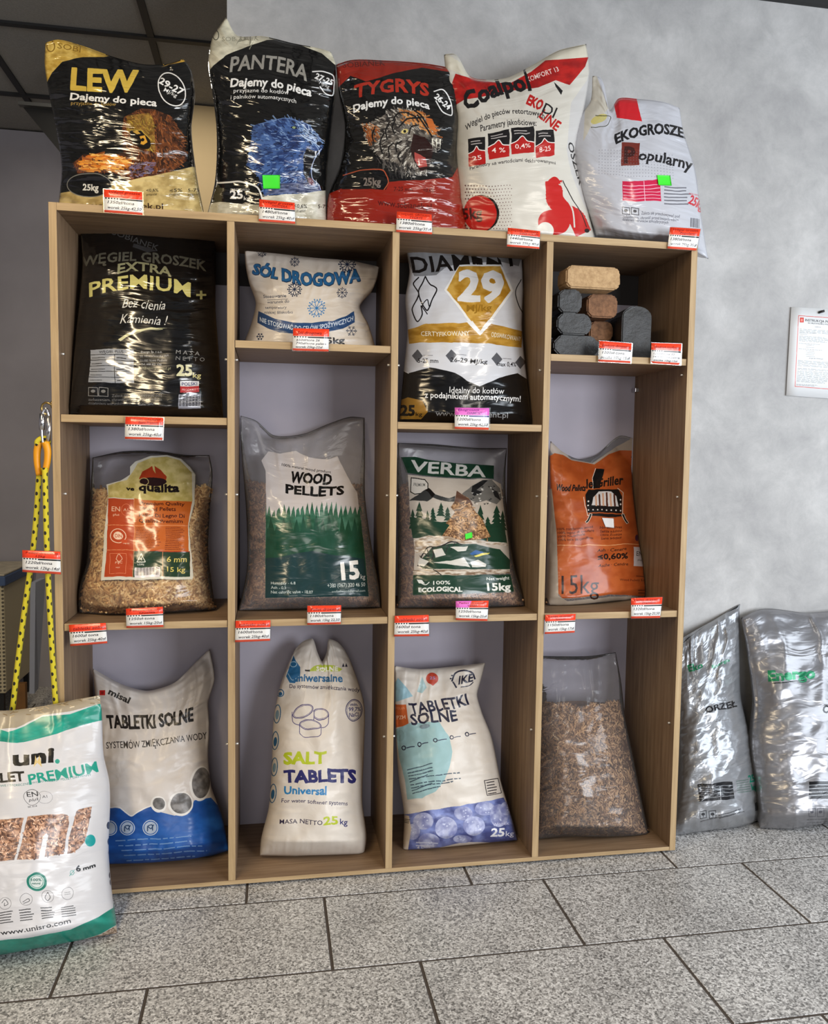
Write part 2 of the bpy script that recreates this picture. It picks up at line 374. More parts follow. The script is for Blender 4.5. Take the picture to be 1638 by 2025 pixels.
def film(name, art, rough=0.3, spec=0.5, metal=0.0, crease=(3.0, 26.0), strength=0.35, milky=0.10, coat=0.0, milkcol=(225, 225, 230)):
    """Printed plastic: ink where the print has it, clear film elsewhere."""
    m, nt, b = new_mat(name); L = nt.links.new
    tc = nd(nt, 'ShaderNodeTexCoord')
    mp = nd(nt, 'ShaderNodeMapping'); mp.inputs['Scale'].default_value = (crease[0], crease[1], 1); L(tc.outputs['UV'], mp.inputs[0])
    n = nd(nt, 'ShaderNodeTexNoise', i_Scale=1.2, i_Detail=2.0, i_Roughness=0.5, i_Distortion=1.1); L(mp.outputs[0], n.inputs['Vector'])
    bp = nd(nt, 'ShaderNodeBump', i_Strength=strength, i_Distance=0.006); L(n.outputs['Fac'], bp.inputs['Height'])
    b.inputs['Roughness'].default_value = rough; b.inputs['Specular IOR Level'].default_value = spec
    b.inputs['Metallic'].default_value = metal; b.inputs['Coat Weight'].default_value = coat; b.inputs['Coat Roughness'].default_value = 0.12
    L(bp.outputs[0], b.inputs['Normal']); L(bp.outputs[0], b.inputs['Coat Normal'])
    im = nd(nt, 'ShaderNodeTexImage', image=art.image(name)); im.extension = 'EXTEND'; L(tc.outputs['UV'], im.inputs[0])
    L(im.outputs['Color'], b.inputs['Base Color'])
    if float(art.I[..., 3].min()) < 0.99:
        tr = nd(nt, 'ShaderNodeBsdfTransparent'); tr.inputs[0].default_value = (.97, .97, .97, 1)
        df = nd(nt, 'ShaderNodeBsdfDiffuse'); df.inputs[0].default_value = lin(milkcol); L(bp.outputs[0], df.inputs['Normal'])
        gl = nd(nt, 'ShaderNodeBsdfGlossy', i_Roughness=max(.16, rough*.7)); L(bp.outputs[0], gl.inputs['Normal'])
        m1 = nd(nt, 'ShaderNodeMixShader'); m1.inputs[0].default_value = milky; L(tr.outputs[0], m1.inputs[1]); L(df.outputs[0], m1.inputs[2])
        fr = nd(nt, 'ShaderNodeFresnel', i_IOR=1.45); L(bp.outputs[0], fr.inputs['Normal'])
        m2 = nd(nt, 'ShaderNodeMixShader'); L(fr.outputs[0], m2.inputs[0]); L(m1.outputs[0], m2.inputs[1]); L(gl.outputs[0], m2.inputs[2])
        m3 = nd(nt, 'ShaderNodeMixShader'); L(im.outputs['Alpha'], m3.inputs[0]); L(m2.outputs[0], m3.inputs[1]); L(b.outputs[0], m3.inputs[2])
        L(m3.outputs[0], nt.nodes['Material Output'].inputs['Surface'])
    return m

# ---------------------------------------------------------------- filled bags
def pellet_mat(name, cols):
    m, nt, b = new_mat(name); at = nd(nt, 'ShaderNodeAttribute'); at.attribute_name = 'tone'
    r = ramp(nt, at.outputs['Fac'], [(0.0, cols[0]), (0.5, cols[1]), (1.0, cols[2])]); nt.links.new(r.outputs[0], b.inputs['Base Color'])
    b.inputs['Roughness'].default_value = 0.7; return m
M_PEL_LIGHT = pellet_mat('light_wood_pellets', [(150, 108, 66), (222, 180, 124), (250, 222, 168)])
M_PEL_BROWN = pellet_mat('brown_wood_pellets', [(96, 60, 42), (176, 128, 94), (230, 188, 146)])
M_PEL_TAN = pellet_mat('tan_wood_pellets', [(84, 58, 40), (150, 114, 82), (206, 168, 126)])
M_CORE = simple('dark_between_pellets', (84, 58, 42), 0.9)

class Bag:
    """A filled sack: two film faces joined at the seams round it, standing on z = zb with its base at y = yb and leaning back."""
    def __init__(s, name, label, out, yb, zb, slope, Tk, q=0.0, xb=0.0, rest=None, nu=84, nv=116, back=0.10, ymax=None, ymin=None,
                 xlim=None, fill=0.8, top_t=0.10, lump=0.010, fold=0.006, topfold=0.006, seed=1, power=2.3, deck=None, low=0.07, rise=0.55, category='bag', topw=9):
        L, R, tp, bt = out
        if rest:          # bottom seam straight on its support
            X0, X1 = (atY(p[0], p[1], yb)[0] for p in (L[0], R[0]))
            b = pr(np.array([(X0+(X1-X0)*t, yb, zb) for t in (0, .33, .66, 1)]))
            L = [tuple(b[0])]+list(L[1:]); R = [tuple(b[3])]+list(R[1:]); bt = [tuple(b[1]), tuple(b[2])]
        s.out = Outline(L, R, tp, bt); s.name, s.label = name, label; s.cat = category
        u, v = np.meshgrid(np.linspace(0, 1, nu), np.linspace(0, 1, nv)); s.u, s.v = u, v
        q2 = s.out(u, v); d = rays(q2[..., 0], q2[..., 1])
        t = (yb+slope*(C[2]-zb)+q*(C[0]-xb)-C[1])/(d[..., 1]-slope*d[..., 2]-q*d[..., 0]); mid = C+d*t[..., None]
        e = np.abs(2*u-1)
        g = np.maximum(0, 1-e**power)**0.62
        hb = np.clip(v/low, 0, 1)**rise; k = np.clip((v-fill*.55)/(1-fill*.55), 0, 1); ht = (1-k**1.5)*(1-top_t)+top_t
        end = np.clip((1-v)/.03, 0, 1)**.5
        ar = np.ptp(q2[..., 1])/max(1, np.ptp(q2[..., 0]))
        win = np.clip((1-e)/.05, 0, 1)*np.clip(v/.03, 0, 1)*np.clip((1-v)/.02, 0, 1)
        side = 0.18+0.82*np.clip((e-.15)/.7, 0, 1)**1.2
        wr = lump*2*(fbm(u*3, v*3*ar, seed, 3)-.5)
        wr = wr+fold*(ridge(u*2.2+.3*v, v*15*ar+2.2*fbm(u*3, v*3, seed+9), seed+20)-.45)*side
        wr = wr+topfold*(ridge(u*topw+1.3*fbm(u*3, v*4, seed+5), v*1.6, seed+40, 2)-.4)*np.clip((v-fill*.78)/(1-fill*.78), 0, 1)
        wr = wr+fold*.8*(ridge(u*16, v*4, seed+60, 2)-.4)*np.clip(1-v/.12, 0, 1)
        s.delta = (Tk*g*hb*ht*end+wr*win)
        s.delta = np.where((e >= .9999) | (v <= 0) | (v >= .9999), 0, np.maximum(s.delta, .0012))
        f = mid+(C-mid)*(s.delta/(mid[..., 1]-C[1]))[..., None]
        bk = mid.copy(); db = back*(np.maximum(0, 1-e**power)**.5)*np.clip(v/.05, 0, 1)**.5*ht*end
        bk[..., 1] += np.maximum(db, .001*np.minimum(win, 1))
        for A, isf in ((f, 1), (bk, 0)):
            if deck: # support surface: only where something is underneath
                on = (A[..., 0] < deck[1]) & (A[..., 0] > deck[0]) & (A[..., 1] > deck[2])
                A[..., 2] = np.where(on, np.maximum(A[..., 2], zb+.0008+.0006*isf), A[..., 2])
            if ymax is not None: A[..., 1] = np.minimum(A[..., 1], ymax-.0015*isf)
            if xlim: A[..., 0] = np.clip(A[..., 0], xlim[0], xlim[1])
        s.f, s.bk, s.nu, s.nv = f, bk, nu, nv; s.fill = fill; s.seed = seed
    def S(s, u, v):
        x = np.clip(np.asarray(u)*(s.nu-1), 0, s.nu-1.001); y = np.clip(np.asarray(v)*(s.nv-1), 0, s.nv-1.001)
        i, j = x.astype(int), y.astype(int); a, b = (x-i)[..., None], (y-j)[..., None]; f = s.f
        return (f[j, i]*(1-a)+f[j, i+1]*a)*(1-b)+(f[j+1, i]*(1-a)+f[j+1, i+1]*a)*b
    def build(s, mat, group=None):
        nu, nv = s.nu, s.nv; n = nu*nv; idx = np.arange(n).reshape(nv, nu); b = idx+n
        b = b.copy(); b[0], b[-1], b[:, 0], b[:, -1] = idx[0], idx[-1], idx[:, 0], idx[:, -1]
        ff = np.stack([idx[:-1, :-1], idx[:-1, 1:], idx[1:, 1:], idx[1:, :-1]], -1).reshape(-1, 4)
        fb = np.stack([b[:-1, :-1], b[1:, :-1], b[1:, 1:], b[:-1, 1:]], -1).reshape(-1, 4)
        V = np.concatenate([s.f.reshape(-1, 3), s.bk.reshape(-1, 3)]); base = np.array([V[:, 0].mean(), V[:, 1].mean(), V[:, 2].min()])
        used = np.unique(np.concatenate([ff, fb])); mp = np.zeros(len(V), int); mp[used] = np.arange(len(used))
        w = np.sin(math.pi*s.u)**.5*np.sin(math.pi*np.clip(s.v, 0, 1))**.5      # the print shifts a little with the creases
        uu = s.u+w*.020*(fbm(s.u*5, s.v*8, s.seed+70)-.5)+w*.006*(ridge(s.u*4, s.v*16, s.seed+72, 2)-.5); vv = s.v+w*.020*(fbm(s.u*6, s.v*6, s.seed+74)-.5)+w*.008*(ridge(s.u*5+s.v, s.v*14, s.seed+76, 2)-.5)
        uv = np.stack([np.concatenate([uu.ravel()]*2), np.concatenate([vv.ravel()]*2)], -1)
        s.root = link(s.name, (V-base)[used], mp[np.concatenate([ff, fb])], mat, uv=uv[used], smooth=True)
        s.root.location = base; s.base = base; tag(s.root, s.label, s.cat, group)
        e = s.f[-1, 1:-1]-base; m2 = e.copy(); m2[:, 2] -= .006; k = len(e); t = np.array([0, .0011, 0])
        VV = np.concatenate([e-t, e+t, m2+t, m2-t]); i = np.arange(k-1)
        FF = np.concatenate([np.stack([i+a*k, i+1+a*k, i+1+((a+1) % 4)*k, i+((a+1) % 4)*k], -1) for a in range(4)]+[np.array([[0, k, 2*k, 3*k], [k-1, 4*k-1, 3*k-1, 2*k-1]])])
        ws = link('welded_seam', VV, FF, mat, s.root, uv=np.tile(np.stack([np.linspace(.02, .98, k), np.full(k, .985)], -1), (4, 1)))
        return s.root
    def patch(s, name, quad, mat, off=.002, n=8, label=None):          # a flat thing stuck on the front face
        a, b, c, d = [np.array(q, float) for q in quad]
        x, y = np.meshgrid(np.linspace(0, 1, n), np.linspace(0, 1, n)); x, y = x[..., None], y[..., None]
        q = (a*(1-x)+b*x)*(1-y)+(d*(1-x)+c*x)*y; u, v = s.out.inv(q[..., 0], q[..., 1]); Pn = s.S(u, v)
        V0 = Pn+(C-Pn)*off/2; V1 = Pn+(C-Pn)*(off/2+.0006); i = np.arange(n*n).reshape(n, n)
        f = np.stack([i[:-1, :-1], i[1:, :-1], i[1:, 1:], i[:-1, 1:]], -1).reshape(-1, 4)
        rim = [i[0, :], i[:, -1], i[-1, ::-1], i[::-1, 0]]; fr = [(p[k], p[k+1], p[k+1]+n*n, p[k]+n*n) for p in rim for k in range(n-1)]
        o = link(name, np.concatenate([V0.reshape(-1, 3), V1.reshape(-1, 3)])-s.base, np.concatenate([f[:, ::-1], f+n*n, np.array(fr)]), mat, s.root)
        if label: o['label'] = label
        return o
    def pellets(s, mat, art, N, r=.003, ln=.017, v1=None, layers=.010, depth=.003, allover=False):
        R = np.random.RandomState(s.seed+5); v1 = v1 or s.fill
        M = int(N*3); u = R.uniform(.012, .988, M); top = v1+.03*(fbm(u*5, u*0, s.seed+3)-.5)*2; v = R.uniform(.004, 1, M)*top
        A = art.I[np.clip((v*art.h).astype(int), 0, art.h-1), np.clip((u*art.w).astype(int), 0, art.w-1), 3]
        ok = (A < .9) | allover
        u, v = u[ok][:N], v[ok][:N]; N = len(u); p = s.S(u, v); h = .01
        tu = s.S(np.minimum(u+h, 1), v)-s.S(np.maximum(u-h, 0), v); tv = s.S(u, np.minimum(v+h, 1))-s.S(u, np.maximum(v-h, 0))
        tu /= np.linalg.norm(tu, axis=1)[:, None]+1e-9; tv /= np.linalg.norm(tv, axis=1)[:, None]+1e-9; nn = np.cross(tu, tv); nn /= np.linalg.norm(nn, axis=1)[:, None]+1e-9
        th = R.uniform(0, math.pi, N)[:, None]; ax = np.cos(th)*tu+np.sin(th)*tv+nn*R.normal(0, .10, N)[:, None]; ax /= np.linalg.norm(ax, axis=1)[:, None]
        p = p-nn*(depth+r+R.uniform(0, layers, N))[:, None]
        sd = np.cross(ax, nn); sd /= np.linalg.norm(sd, axis=1)[:, None]; s2 = np.cross(ax, sd); hl = (ln*R.uniform(.35, .65, N))[:, None]
        k = 6; an = np.arange(k)*2*math.pi/k
        ring = r*(np.cos(an)[None, :, None]*sd[:, None]+np.sin(an)[None, :, None]*s2[:, None])
        V = np.concatenate([p[:, None]-ax[:, None]*hl[:, None]+ring, p[:, None]+ax[:, None]*hl[:, None]+ring], 1)
        zmin = s.f[..., 2].min()+.001; V[..., 2] = np.maximum(V[..., 2], zmin); V = V.reshape(-1, 3)-s.base
        q = np.array([(a, (a+1) % k, (a+1) % k+k, a+k) for a in range(k)]+[(0, 3, 2, 1), (0, 5, 4, 3), (6, 7, 8, 9), (6, 9, 10, 11)])
        Fc = (q[None]+(np.arange(N)*2*k)[:, None, None]).reshape(-1, 4)
        o = link('pellets', V, Fc, mat, s.root); o['kind'] = 'stuff'
        a = o.data.attributes.new('tone', 'FLOAT', 'POINT'); a.data.foreach_set('value', np.repeat(R.rand(N), 2*k).astype(np.float32))
        # the mass of pellets behind the first layers
        jj = np.linspace(.035, v1-.01, 50); uu, vv = np.meshgrid(np.linspace(.03, .97, 40), jj); B = s.S(uu, vv); B = B+(B-C)*((depth+r+layers*.7)/2.0)
        B[..., 2] = np.maximum(B[..., 2], zmin+.004); i = np.arange(2000).reshape(50, 40)
        f = np.stack([i[:-1, :-1], i[:-1, 1:], i[1:, 1:], i[1:, :-1]], -1).reshape(-1, 4)
        bb = s.f.copy()
        B2 = B.copy(); B2[..., 1] = np.minimum(B[..., 1]+.05*np.sin(np.linspace(0, math.pi, 40))[None, :], s.bk[..., 1].max()-.004)
        c = link('pellet_mass', np.concatenate([B.reshape(-1, 3), B2.reshape(-1, 3)])-s.base, np.concatenate([f, f[:, ::-1]+2000]), M_CORE, s.root, smooth=True)
        c['kind'] = 'stuff'
        return o
# ---------------------------------------------------------------- the setting
def part_grid(name, parent, cells, z0, z1, mat, gap, bev):
    """alike pieces that share one mesh per size"""
    seen = {}
    for (x0, y0, x1, y1) in cells:
        w, h = round(x1-x0-gap, 4), round(y1-y0-gap, 4); key = (w, h)
        if key not in seen:
            o = box(name, -w/2, w/2, -h/2, h/2, z0, z1, mat, parent)
            bm_bevel(o, bev); seen[key] = o.data
        else:
            o = bpy.data.objects.new(name, seen[key]); COL.objects.link(o); o.parent = parent
        o.location = ((x0+x1)/2, (y0+y1)/2, 0)
def bm_bevel(o, w):
    import bmesh
    bm = bmesh.new(); bm.from_mesh(o.data)
    bmesh.ops.bevel(bm, geom=bm.edges[:], offset=w, segments=1, affect='EDGES'); bm.to_mesh(o.data); bm.free()

floor = tag(box('floor', -2.4, 3.6, -3.4, 2.1, -0.06, -0.0016, M_GROUT), kind='structure')
TW, TH = 0.577, 0.292
cells = []
for r in range(-6, 8):                                # row r spans y = 0.212-TH*(r+1) .. 0.212-TH*r
    y1 = 0.212-TH*r; y0 = y1-TH
    if y0 > 1.93 or y1 < -1.7: continue
    off = 0.454+0.1923*r
    k0 = math.floor((-2.3-off)/TW)
    for k in range(k0, k0+12):
        x0 = off+k*TW
        if x0 > 3.0 or x0+TW < -1.9: continue
        if y0 > 0.34 and x0 > 0.6: continue           # solid wall above
        cells.append((x0, y0, x0+TW, y1))
part_grid('tile', floor, cells, -0.012, 0.0, M_TILE, 0.0070, 0.0006)

CZ = 2.55
wall = tag(box('wall_back', 0.391, 3.6, WY, WY+0.14, 0, CZ+0.03, M_PLASTER), kind='structure')
far = tag(box('wall_far', -2.4, 3.6, 1.94, 2.06, 0, CZ, M_FARWALL), kind='structure')
pil = tag(box('wall_pillar', 0.06, 0.46, 1.50, 1.94, 0, CZ, M_BEIGE), kind='structure')
lft = tag(box('wall_left', -2.4, -2.3, -3.4, 2.06, 0, CZ, M_FARWALL), kind='structure')
ceil = tag(box('ceiling', -2.4, 3.6, -1.0, 2.06, CZ+0.03, CZ+0.08, M_BAR), kind='structure')
xs = [0.1+0.577*k for k in range(-5, 7)]; ys = [1.56-0.577*k for k in range(-1, 5)]
cells = [(x, y-0.577, x+0.577, y) for x in xs for y in ys if x > -2.4 and x+0.577 < 3.6 and y-0.577 > -1.0 and not (y-0.577 > 0.2 and x > 0.65)]
part_grid('ceiling_tile', ceil, cells, CZ+0.008, CZ+0.018, M_CEIL, 0.012, 0.002)
for k, x in enumerate(xs):
    if -1.7 < x < 2.7: box('ceiling_bar', x-0.012, x+0.012, -0.9, 1.93 if x < 0.39 else WY-.001, CZ, CZ+0.012, M_BAR, ceil)
for y in ys[1:]:
    if y > 0.34: box('ceiling_bar', -2.3, 0.389 if y < 1.45 else 0.39, y-0.012, y+0.012, CZ-.001, CZ+0.011, M_BAR, ceil)
    else: box('ceiling_bar', -2.3, 3.5, y-0.012, y+0.012, CZ-.001, CZ+0.011, M_BAR, ceil)
tr = tag(box('trim_1', 0.40, 3.6, WY-0.02, WY, CZ-0.008, CZ+0.006, M_BAR), kind='structure')

# black housing under the ceiling of the far room
v = [(38, 203), (150, 207), (150, 345), (118, 300)]
hz = [atY(a, b, 1.15) for a, b in v]; hz2 = [p+np.array([0.02, .10, 0.02]) for p in hz]
scr = link('wall_screen', np.array(hz+hz2)-hz[0], [(3, 2, 1, 0), (4, 5, 6, 7), (0, 1, 5, 4), (1, 2, 6, 5), (2, 3, 7, 6), (3, 0, 4, 7)], M_BLACKP); scr.location = hz[0]
b = atY(38, 203, 1.14); e = atY(150, 207, 1.14)
fr = box('front_lip', b[0], e[0], 1.125, 1.15, b[2]-.012, b[2], simple('dark_grey_lip', (70, 70, 68), .5)); keep(fr, scr); fr.matrix_parent_inverse = Matrix.Translation(-Vector(hz[0]))
tag(scr, 'black angular housing hanging below the dark ceiling at upper left', 'ceiling fixture')
rod = box('hanger', hz[1][0]-.06, hz[1][0]-.04, 1.18, 1.20, hz[1][2]-.01, CZ, M_BLACKP); rod.parent = scr; rod.matrix_parent_inverse = Matrix.Translation(-Vector(hz[0]))

# ---------------------------------------------------------------- shelf unit
SH = empty('shelf_unit', (0, 0, 0)); tag(SH, 'oak coloured open shelf unit with four columns of compartments', 'shelf unit')
W4 = 4*P+T
def board(name, *a):
    o = box(name, *a, SH, .0008); m = OAKX if a[6] is OAKX else OAKZ
    o.data.materials.append(EDGEX if m is OAKX else EDGEZ); o.data.polygons[2].material_index = 1; return o
board('bottom_panel', T, W4-T, 0.001, D, 0.007, T, OAKX)
board('top_panel', T, W4-T, 0.0, D, H-T, H, OAKX)
board('side_panel', 0, T, 0, D, 0.007, H, OAKZ); board('side_panel', W4-T, W4, 0, D, 0.007, H, OAKZ)
for i in (1, 2, 3): board('divider', i*P, i*P+T, 0.001, D-.001, T, H-T, OAKZ)
ZA = {0: 1.2004, 1: 1.3909, 2: 1.1998, 3: 1.3866}; ZB = 0.6945
for i in range(4):
    x0, x1 = i*P+T+.001, (i+1)*P-.001
    for z in (ZA[i], ZB): board('shelf', x0, x1, 0.004, D-.002, z-T, z, OAKX)
for i in range(5):
    for y in (.04, .27): box('foot', i*P+.001, i*P+.015, y, y+.02, 0.0, .007, M_BLACKP, SH)
box('back_panel', 0.003, W4-.003, D, D+.004, 0.01, 1.585, M_BACK, SH)
box('back_shade_strip', 0.003, W4-.003, D, D+.006, 1.585, H-.003, simple('painted_back_shade', (46, 42, 42), .7), SH)  # dark strip added in place of the shade under the top panel
for i in range(5):
    for z in (1.345, 1.010, 0.370):
        for sx, ok in ((-1, i > 0), (1, i < 4)):
            if not ok: continue
            x = i*P if sx < 0 else i*P+T
            pin = tube('shelf_pin', [(x+sx*t, .022, z) for t in (-.002, .007)], .0028, M_PIN, SH, 8)
for x0, z in ((4*P-.012, 1.325),):
    box('bracket', x0, x0+.012, D-.03, D-.002, z-.006, z+.006, M_STEEL, SH, .001)

# ---------------------------------------------------------------- notice, far-room furniture
def sheet(name, quad, Y, art, mat, label, cat, thick=.0012, group=None, n=2, tilt=0.0, curl=0.0):
    """A card or paper: quad = TL TR BR BL in photograph pixels, standing at depth Y."""
    nu, nv = 7, 5; u, v = np.meshgrid(np.linspace(0, 1, nu), np.linspace(0, 1, nv)); q = art.o(u, v)
    p = atY(q[..., 0], q[..., 1], Y); p[..., 1] += tilt*(v-.5)+curl*(2*u-1)**2; b = p.copy(); b[..., 1] += thick
    n = nu*nv; i = np.arange(n).reshape(nv, nu); f = np.stack([i[:-1, :-1], i[:-1, 1:], i[1:, 1:], i[1:, :-1]], -1).reshape(-1, 4)
    rim = [i[0, ::-1], i[:, 0], i[-1, :], i[::-1, -1]]; fr = np.array([(r[k], r[k+1], r[k+1]+n, r[k]+n) for r in rim for k in range(len(r)-1)])
    V = np.concatenate([p.reshape(-1, 3), b.reshape(-1, 3)]); base = V.mean(0); base[2] = V[:, 2].min()
    uv = np.stack([np.concatenate([u.ravel()]*2), np.concatenate([v.ravel()]*2)], -1)
    o = link(name, V-base, np.concatenate([f, f[:, ::-1]+n, fr]), mat, uv=uv); o.location = base
    return tag(o, label, cat, group)
def quad_outline(q): TL, TR, BR, BL = q; return Outline([BL, TL], [BR, TR])
q = [(1565, 607), (1700, 614), (1693, 792), (1555, 782)]
A = Art(quad_outline(q), (222, 224, 226), 4); A.fr(7.79, 1500, 560)
RED = (214, 96, 92); GR = (112, 116, 120)
A.line([(620, 500), (1500, 560), (1470, 1660), (565, 1590), (620, 500)], 9, RED)
A.rect(640, 530, 700, 605, (206, 60, 52)); A.rect(655, 548, 686, 590, (240, 150, 140))
A.text('INSTRUKCJA POSTĘPOWANIA', 722, 585, 1440, 640, 38, (40, 40, 44), .03); A.text('W PRZYPADKU POWSTANIA POŻARU', 760, 622, 1400, 672, 20, (50, 50, 54), .03)
A.text('ALARMOWANIE', 870, 680, 965, 686, 14, GR, .02)
for y, n, w in ((705, 4, 1.0), (760, 1, .45), (780, 1, .2), (812, 6, .7), (925, 1, .4), (1010, 1, .5), (1190, 4, 1), (1255, 2, 1), (1310, 2, .8), (1350, 12, .75), (1555, 2, .45)):
    A.small(640-(y-700)*.06, y, 640+780*w, y+55*w, n, 15, GR, y)
for y in (950, 985, 1040, 1068, 1095, 1122): A.small(735, y, 900, y+12, 1, 14, GR, y)
A.text('AKCJA RATOWNICZA', 780, 1162, 1000, 1175, 15, (70, 70, 74), .02)
m = film('printed_notice_paper', A, .5, strength=.05)
o = sheet('notice', q, WY-.004, A, m, 'white printed notice with red border pinned to the grey wall', 'notice', curl=-.001)
pin = tube('push_pin', [(0, 0, 0), (.004, -.006, .002), (.012, -.010, .004)], .004, M_BLACKP, o, 8); pin.location = Vector(atY(1620, 618, WY-.006))-o.location

# far room: perforated cabinet, board leaning, parcel
M_PERF, nt, b = new_mat('perforated_cream_metal')
tc = nd(nt, 'ShaderNodeTexCoord'); mp = nd(nt, 'ShaderNodeMapping'); mp.inputs['Scale'].default_value = (62, 62, 62)
nt.links.new(tc.outputs['Object'], mp.inputs[0]); v = nd(nt, 'ShaderNodeTexVoronoi', i_Scale=1.0, i_Randomness=0.0); nt.links.new(mp.outputs[0], v.inputs['Vector'])
r = ramp(nt, v.outputs['Distance'], [(0.28, (84, 78, 66)), (0.36, (190, 180, 150))]); nt.links.new(r.outputs[0], b.inputs['Base Color']); b.inputs['Roughness'].default_value = .6
cab = empty('cabinet', (-.8, 1.5, 0)); tag(cab, 'cream perforated metal cabinet with blue top rim at far left', 'cabinet')
def kb(name, *a): o = box(name, *a); o.parent = cab; o.matrix_parent_inverse = Matrix.Translation(-Vector(cab.location)); return o
M_BLUE = simple('dusty_blue_paint', (62, 84, 122), .55); M_CREAM = simple('cream_lid', (176, 168, 150), .7, vary=.08, scale=30)
kb('body', -1.05, -.575, 1.50, 1.90, .10, .555, M_PERF, None, .006)
kb('rim', -1.06, -.565, 1.485, 1.91, .555, .595, M_BLUE, None, .004)
kb('lid', -1.055, -.570, 1.49, 1.905, .595, .604, M_CREAM, None, .003)
for x in (-1.03, -.61):
    for y in (1.52, 1.86): kb('foot', x, x+.02, y, y+.02, 0, .10, M_BLACKP)
kb('label_sheet', -.70, -.625, 1.494, 1.499, .20, .36, simple('white_label', (214, 214, 220), .6))
p0 = [atY(80, 1143, 1.52), atY(60, 1152, 1.46), atY(58, 1372, 1.46), atY(66, 1362, 1.52)]
vv = [p+np.array([dx, 0, 0]) for dx in (0, .02) for p in p0]
pan = link('side_flap', np.array(vv)-np.array(cab.location), [(0, 1, 2, 3), (7, 6, 5, 4), (0, 4, 5, 1), (1, 5, 6, 2), (2, 6, 7, 3), (3, 7, 4, 0)], simple('pale_grey_blue_panel', (150, 156, 172), .5), cab)
bx = box('parcel', -.02, .02, -.015, .015, 0, .115, simple('brown_cardboard', (138, 98, 56), .85, vary=.06, scale=20), None, .002)
bx.location = (atZ(43, 1402, 0)[0], atZ(43, 1402, 0)[1], 0.0); tag(bx, 'narrow brown cardboard piece standing on the floor before the cabinet', 'cardboard')
# ---------------------------------------------------------------- rope sling on a hook at the left side of the unit
m, nt, b = new_mat('yellow_braided_rope'); L_ = nt.links.new
tc = nd(nt, 'ShaderNodeTexCoord'); sep = nd(nt, 'ShaderNodeSeparateXYZ'); L_(tc.outputs['UV'], sep.inputs[0])
def mth(op, a, b_=None, c_=None):
    n = nd(nt, 'ShaderNodeMath', operation=op)
    for k, x in enumerate((a, b_, c_)):
        if x is None: continue
        if isinstance(x, (int, float)): n.inputs[k].default_value = x
        else: L_(x, n.inputs[k])
    return n.outputs[0]
def blob(uo, vo, uw, vw):
    fv = mth('FRACT', mth('ADD', mth('DIVIDE', sep.outputs['Y'], .031), vo)); fu = mth('FRACT', mth('ADD', sep.outputs['X'], uo))
    du = mth('DIVIDE', mth('SUBTRACT', fu, .5), uw); dv = mth('DIVIDE', mth('SUBTRACT', fv, .5), vw)
    return mth('LESS_THAN', mth('ADD', mth('MULTIPLY', du, du), mth('MULTIPLY', dv, dv)), 1.0)
mk = mth('MAXIMUM', mth('MAXIMUM', blob(0, 0, .09, .15), blob(.25, .5, .09, .15)), mth('MAXIMUM', blob(.5, 0, .09, .15), blob(.75, .5, .09, .15)))
mx = nd(nt, 'ShaderNodeMix', data_type='RGBA'); mx.inputs[6].default_value = lin((222, 206, 44)); mx.inputs[7].default_value = lin((24, 22, 20)); L_(mk, mx.inputs[0]); L_(mx.outputs[2], b.inputs['Base Color'])
w = nd(nt, 'ShaderNodeTexWave', i_Scale=90.0, i_Distortion=2.0); L_(tc.outputs['UV'], w.inputs['Vector']); bp = nd(nt, 'ShaderNodeBump', i_Strength=.4, i_Distance=.001)
L_(w.outputs['Fac'], bp.inputs['Height']); L_(bp.outputs[0], b.inputs['Normal']); b.inputs['Roughness'].default_value = .55; M_ROPE = m
M_ORNG = simple('orange_shrink_sleeve', (232, 158, 20), .4, bump=.3, scale=40)
RY = 0.02
def P3(pts, y=RY): return np.array([atY(a, b, y) for a, b in pts])
def smoothp(p, n=40):
    p = np.asarray(p, float); d = np.concatenate([[0], np.cumsum(np.linalg.norm(np.diff(p, axis=0), axis=1))]); s = np.linspace(0, d[-1], n)
    q = np.stack([np.interp(s, d, p[:, k]) for k in range(3)], -1)
    for _ in range(3): q[1:-1] = (q[:-2]+2*q[1:-1]+q[2:])/4
    return q
base = P3([(88, 800)])[0]; sling = empty('rope_sling', tuple(base)); tag(sling, 'yellow rope with black flecks hanging in a loop beside the shelf unit', 'rope')
def rp(name, pts, r, mat, n=10, closed=False): o = tube(name, np.asarray(pts)-base, r, mat, sling, n, closed); return o
rp('rope_leg', smoothp(P3([(78, 925), (76, 960), (72, 1020), (66, 1085), (58, 1140), (46, 1225), (34, 1320), (27, 1385), (20, 1450), (14, 1540)], .015)), .0064, M_ROPE)
rp('rope_leg', smoothp(P3([(89, 925), (90, 980), (92, 1060), (95, 1140), (98, 1200), (103, 1290), (108, 1360), (112, 1420), (116, 1540)], -.012)), .0064, M_ROPE)
rp('sleeve', smoothp(P3([(77, 940), (73, 915), (73, 890), (78, 874)], .012), 16), np.linspace(.0066, .0088, 16), M_ORNG, 12)
rp('sleeve', smoothp(P3([(88, 940), (94, 912), (95, 890), (90, 874)], .002), 16), np.linspace(.0066, .0088, 16), M_ORNG, 12)
rp('thimble_loop', smoothp(P3([(76, 880), (72, 876), (78, 868), (88, 866), (96, 870), (94, 880)], .008), 20), .0068, M_ROPE)
oval = lambda cx, cy, rx, ry, n=28: [(cx+rx*math.cos(t)*(1-.12*math.sin(t)), cy+ry*math.sin(t)) for t in np.linspace(0, 2*math.pi, n, endpoint=False)]
rp('carabiner', P3(oval(90, 848, 7.5, 40), .004), .0036, M_STEEL, 10, True)
rp('carabiner_gate', P3([(96, 822), (97, 850), (95, 872)], .0), .005, M_STEEL)
rp('carabiner_sleeve', P3([(84, 818), (83, 835), (83, 850)], .0), .0065, M_STEEL)
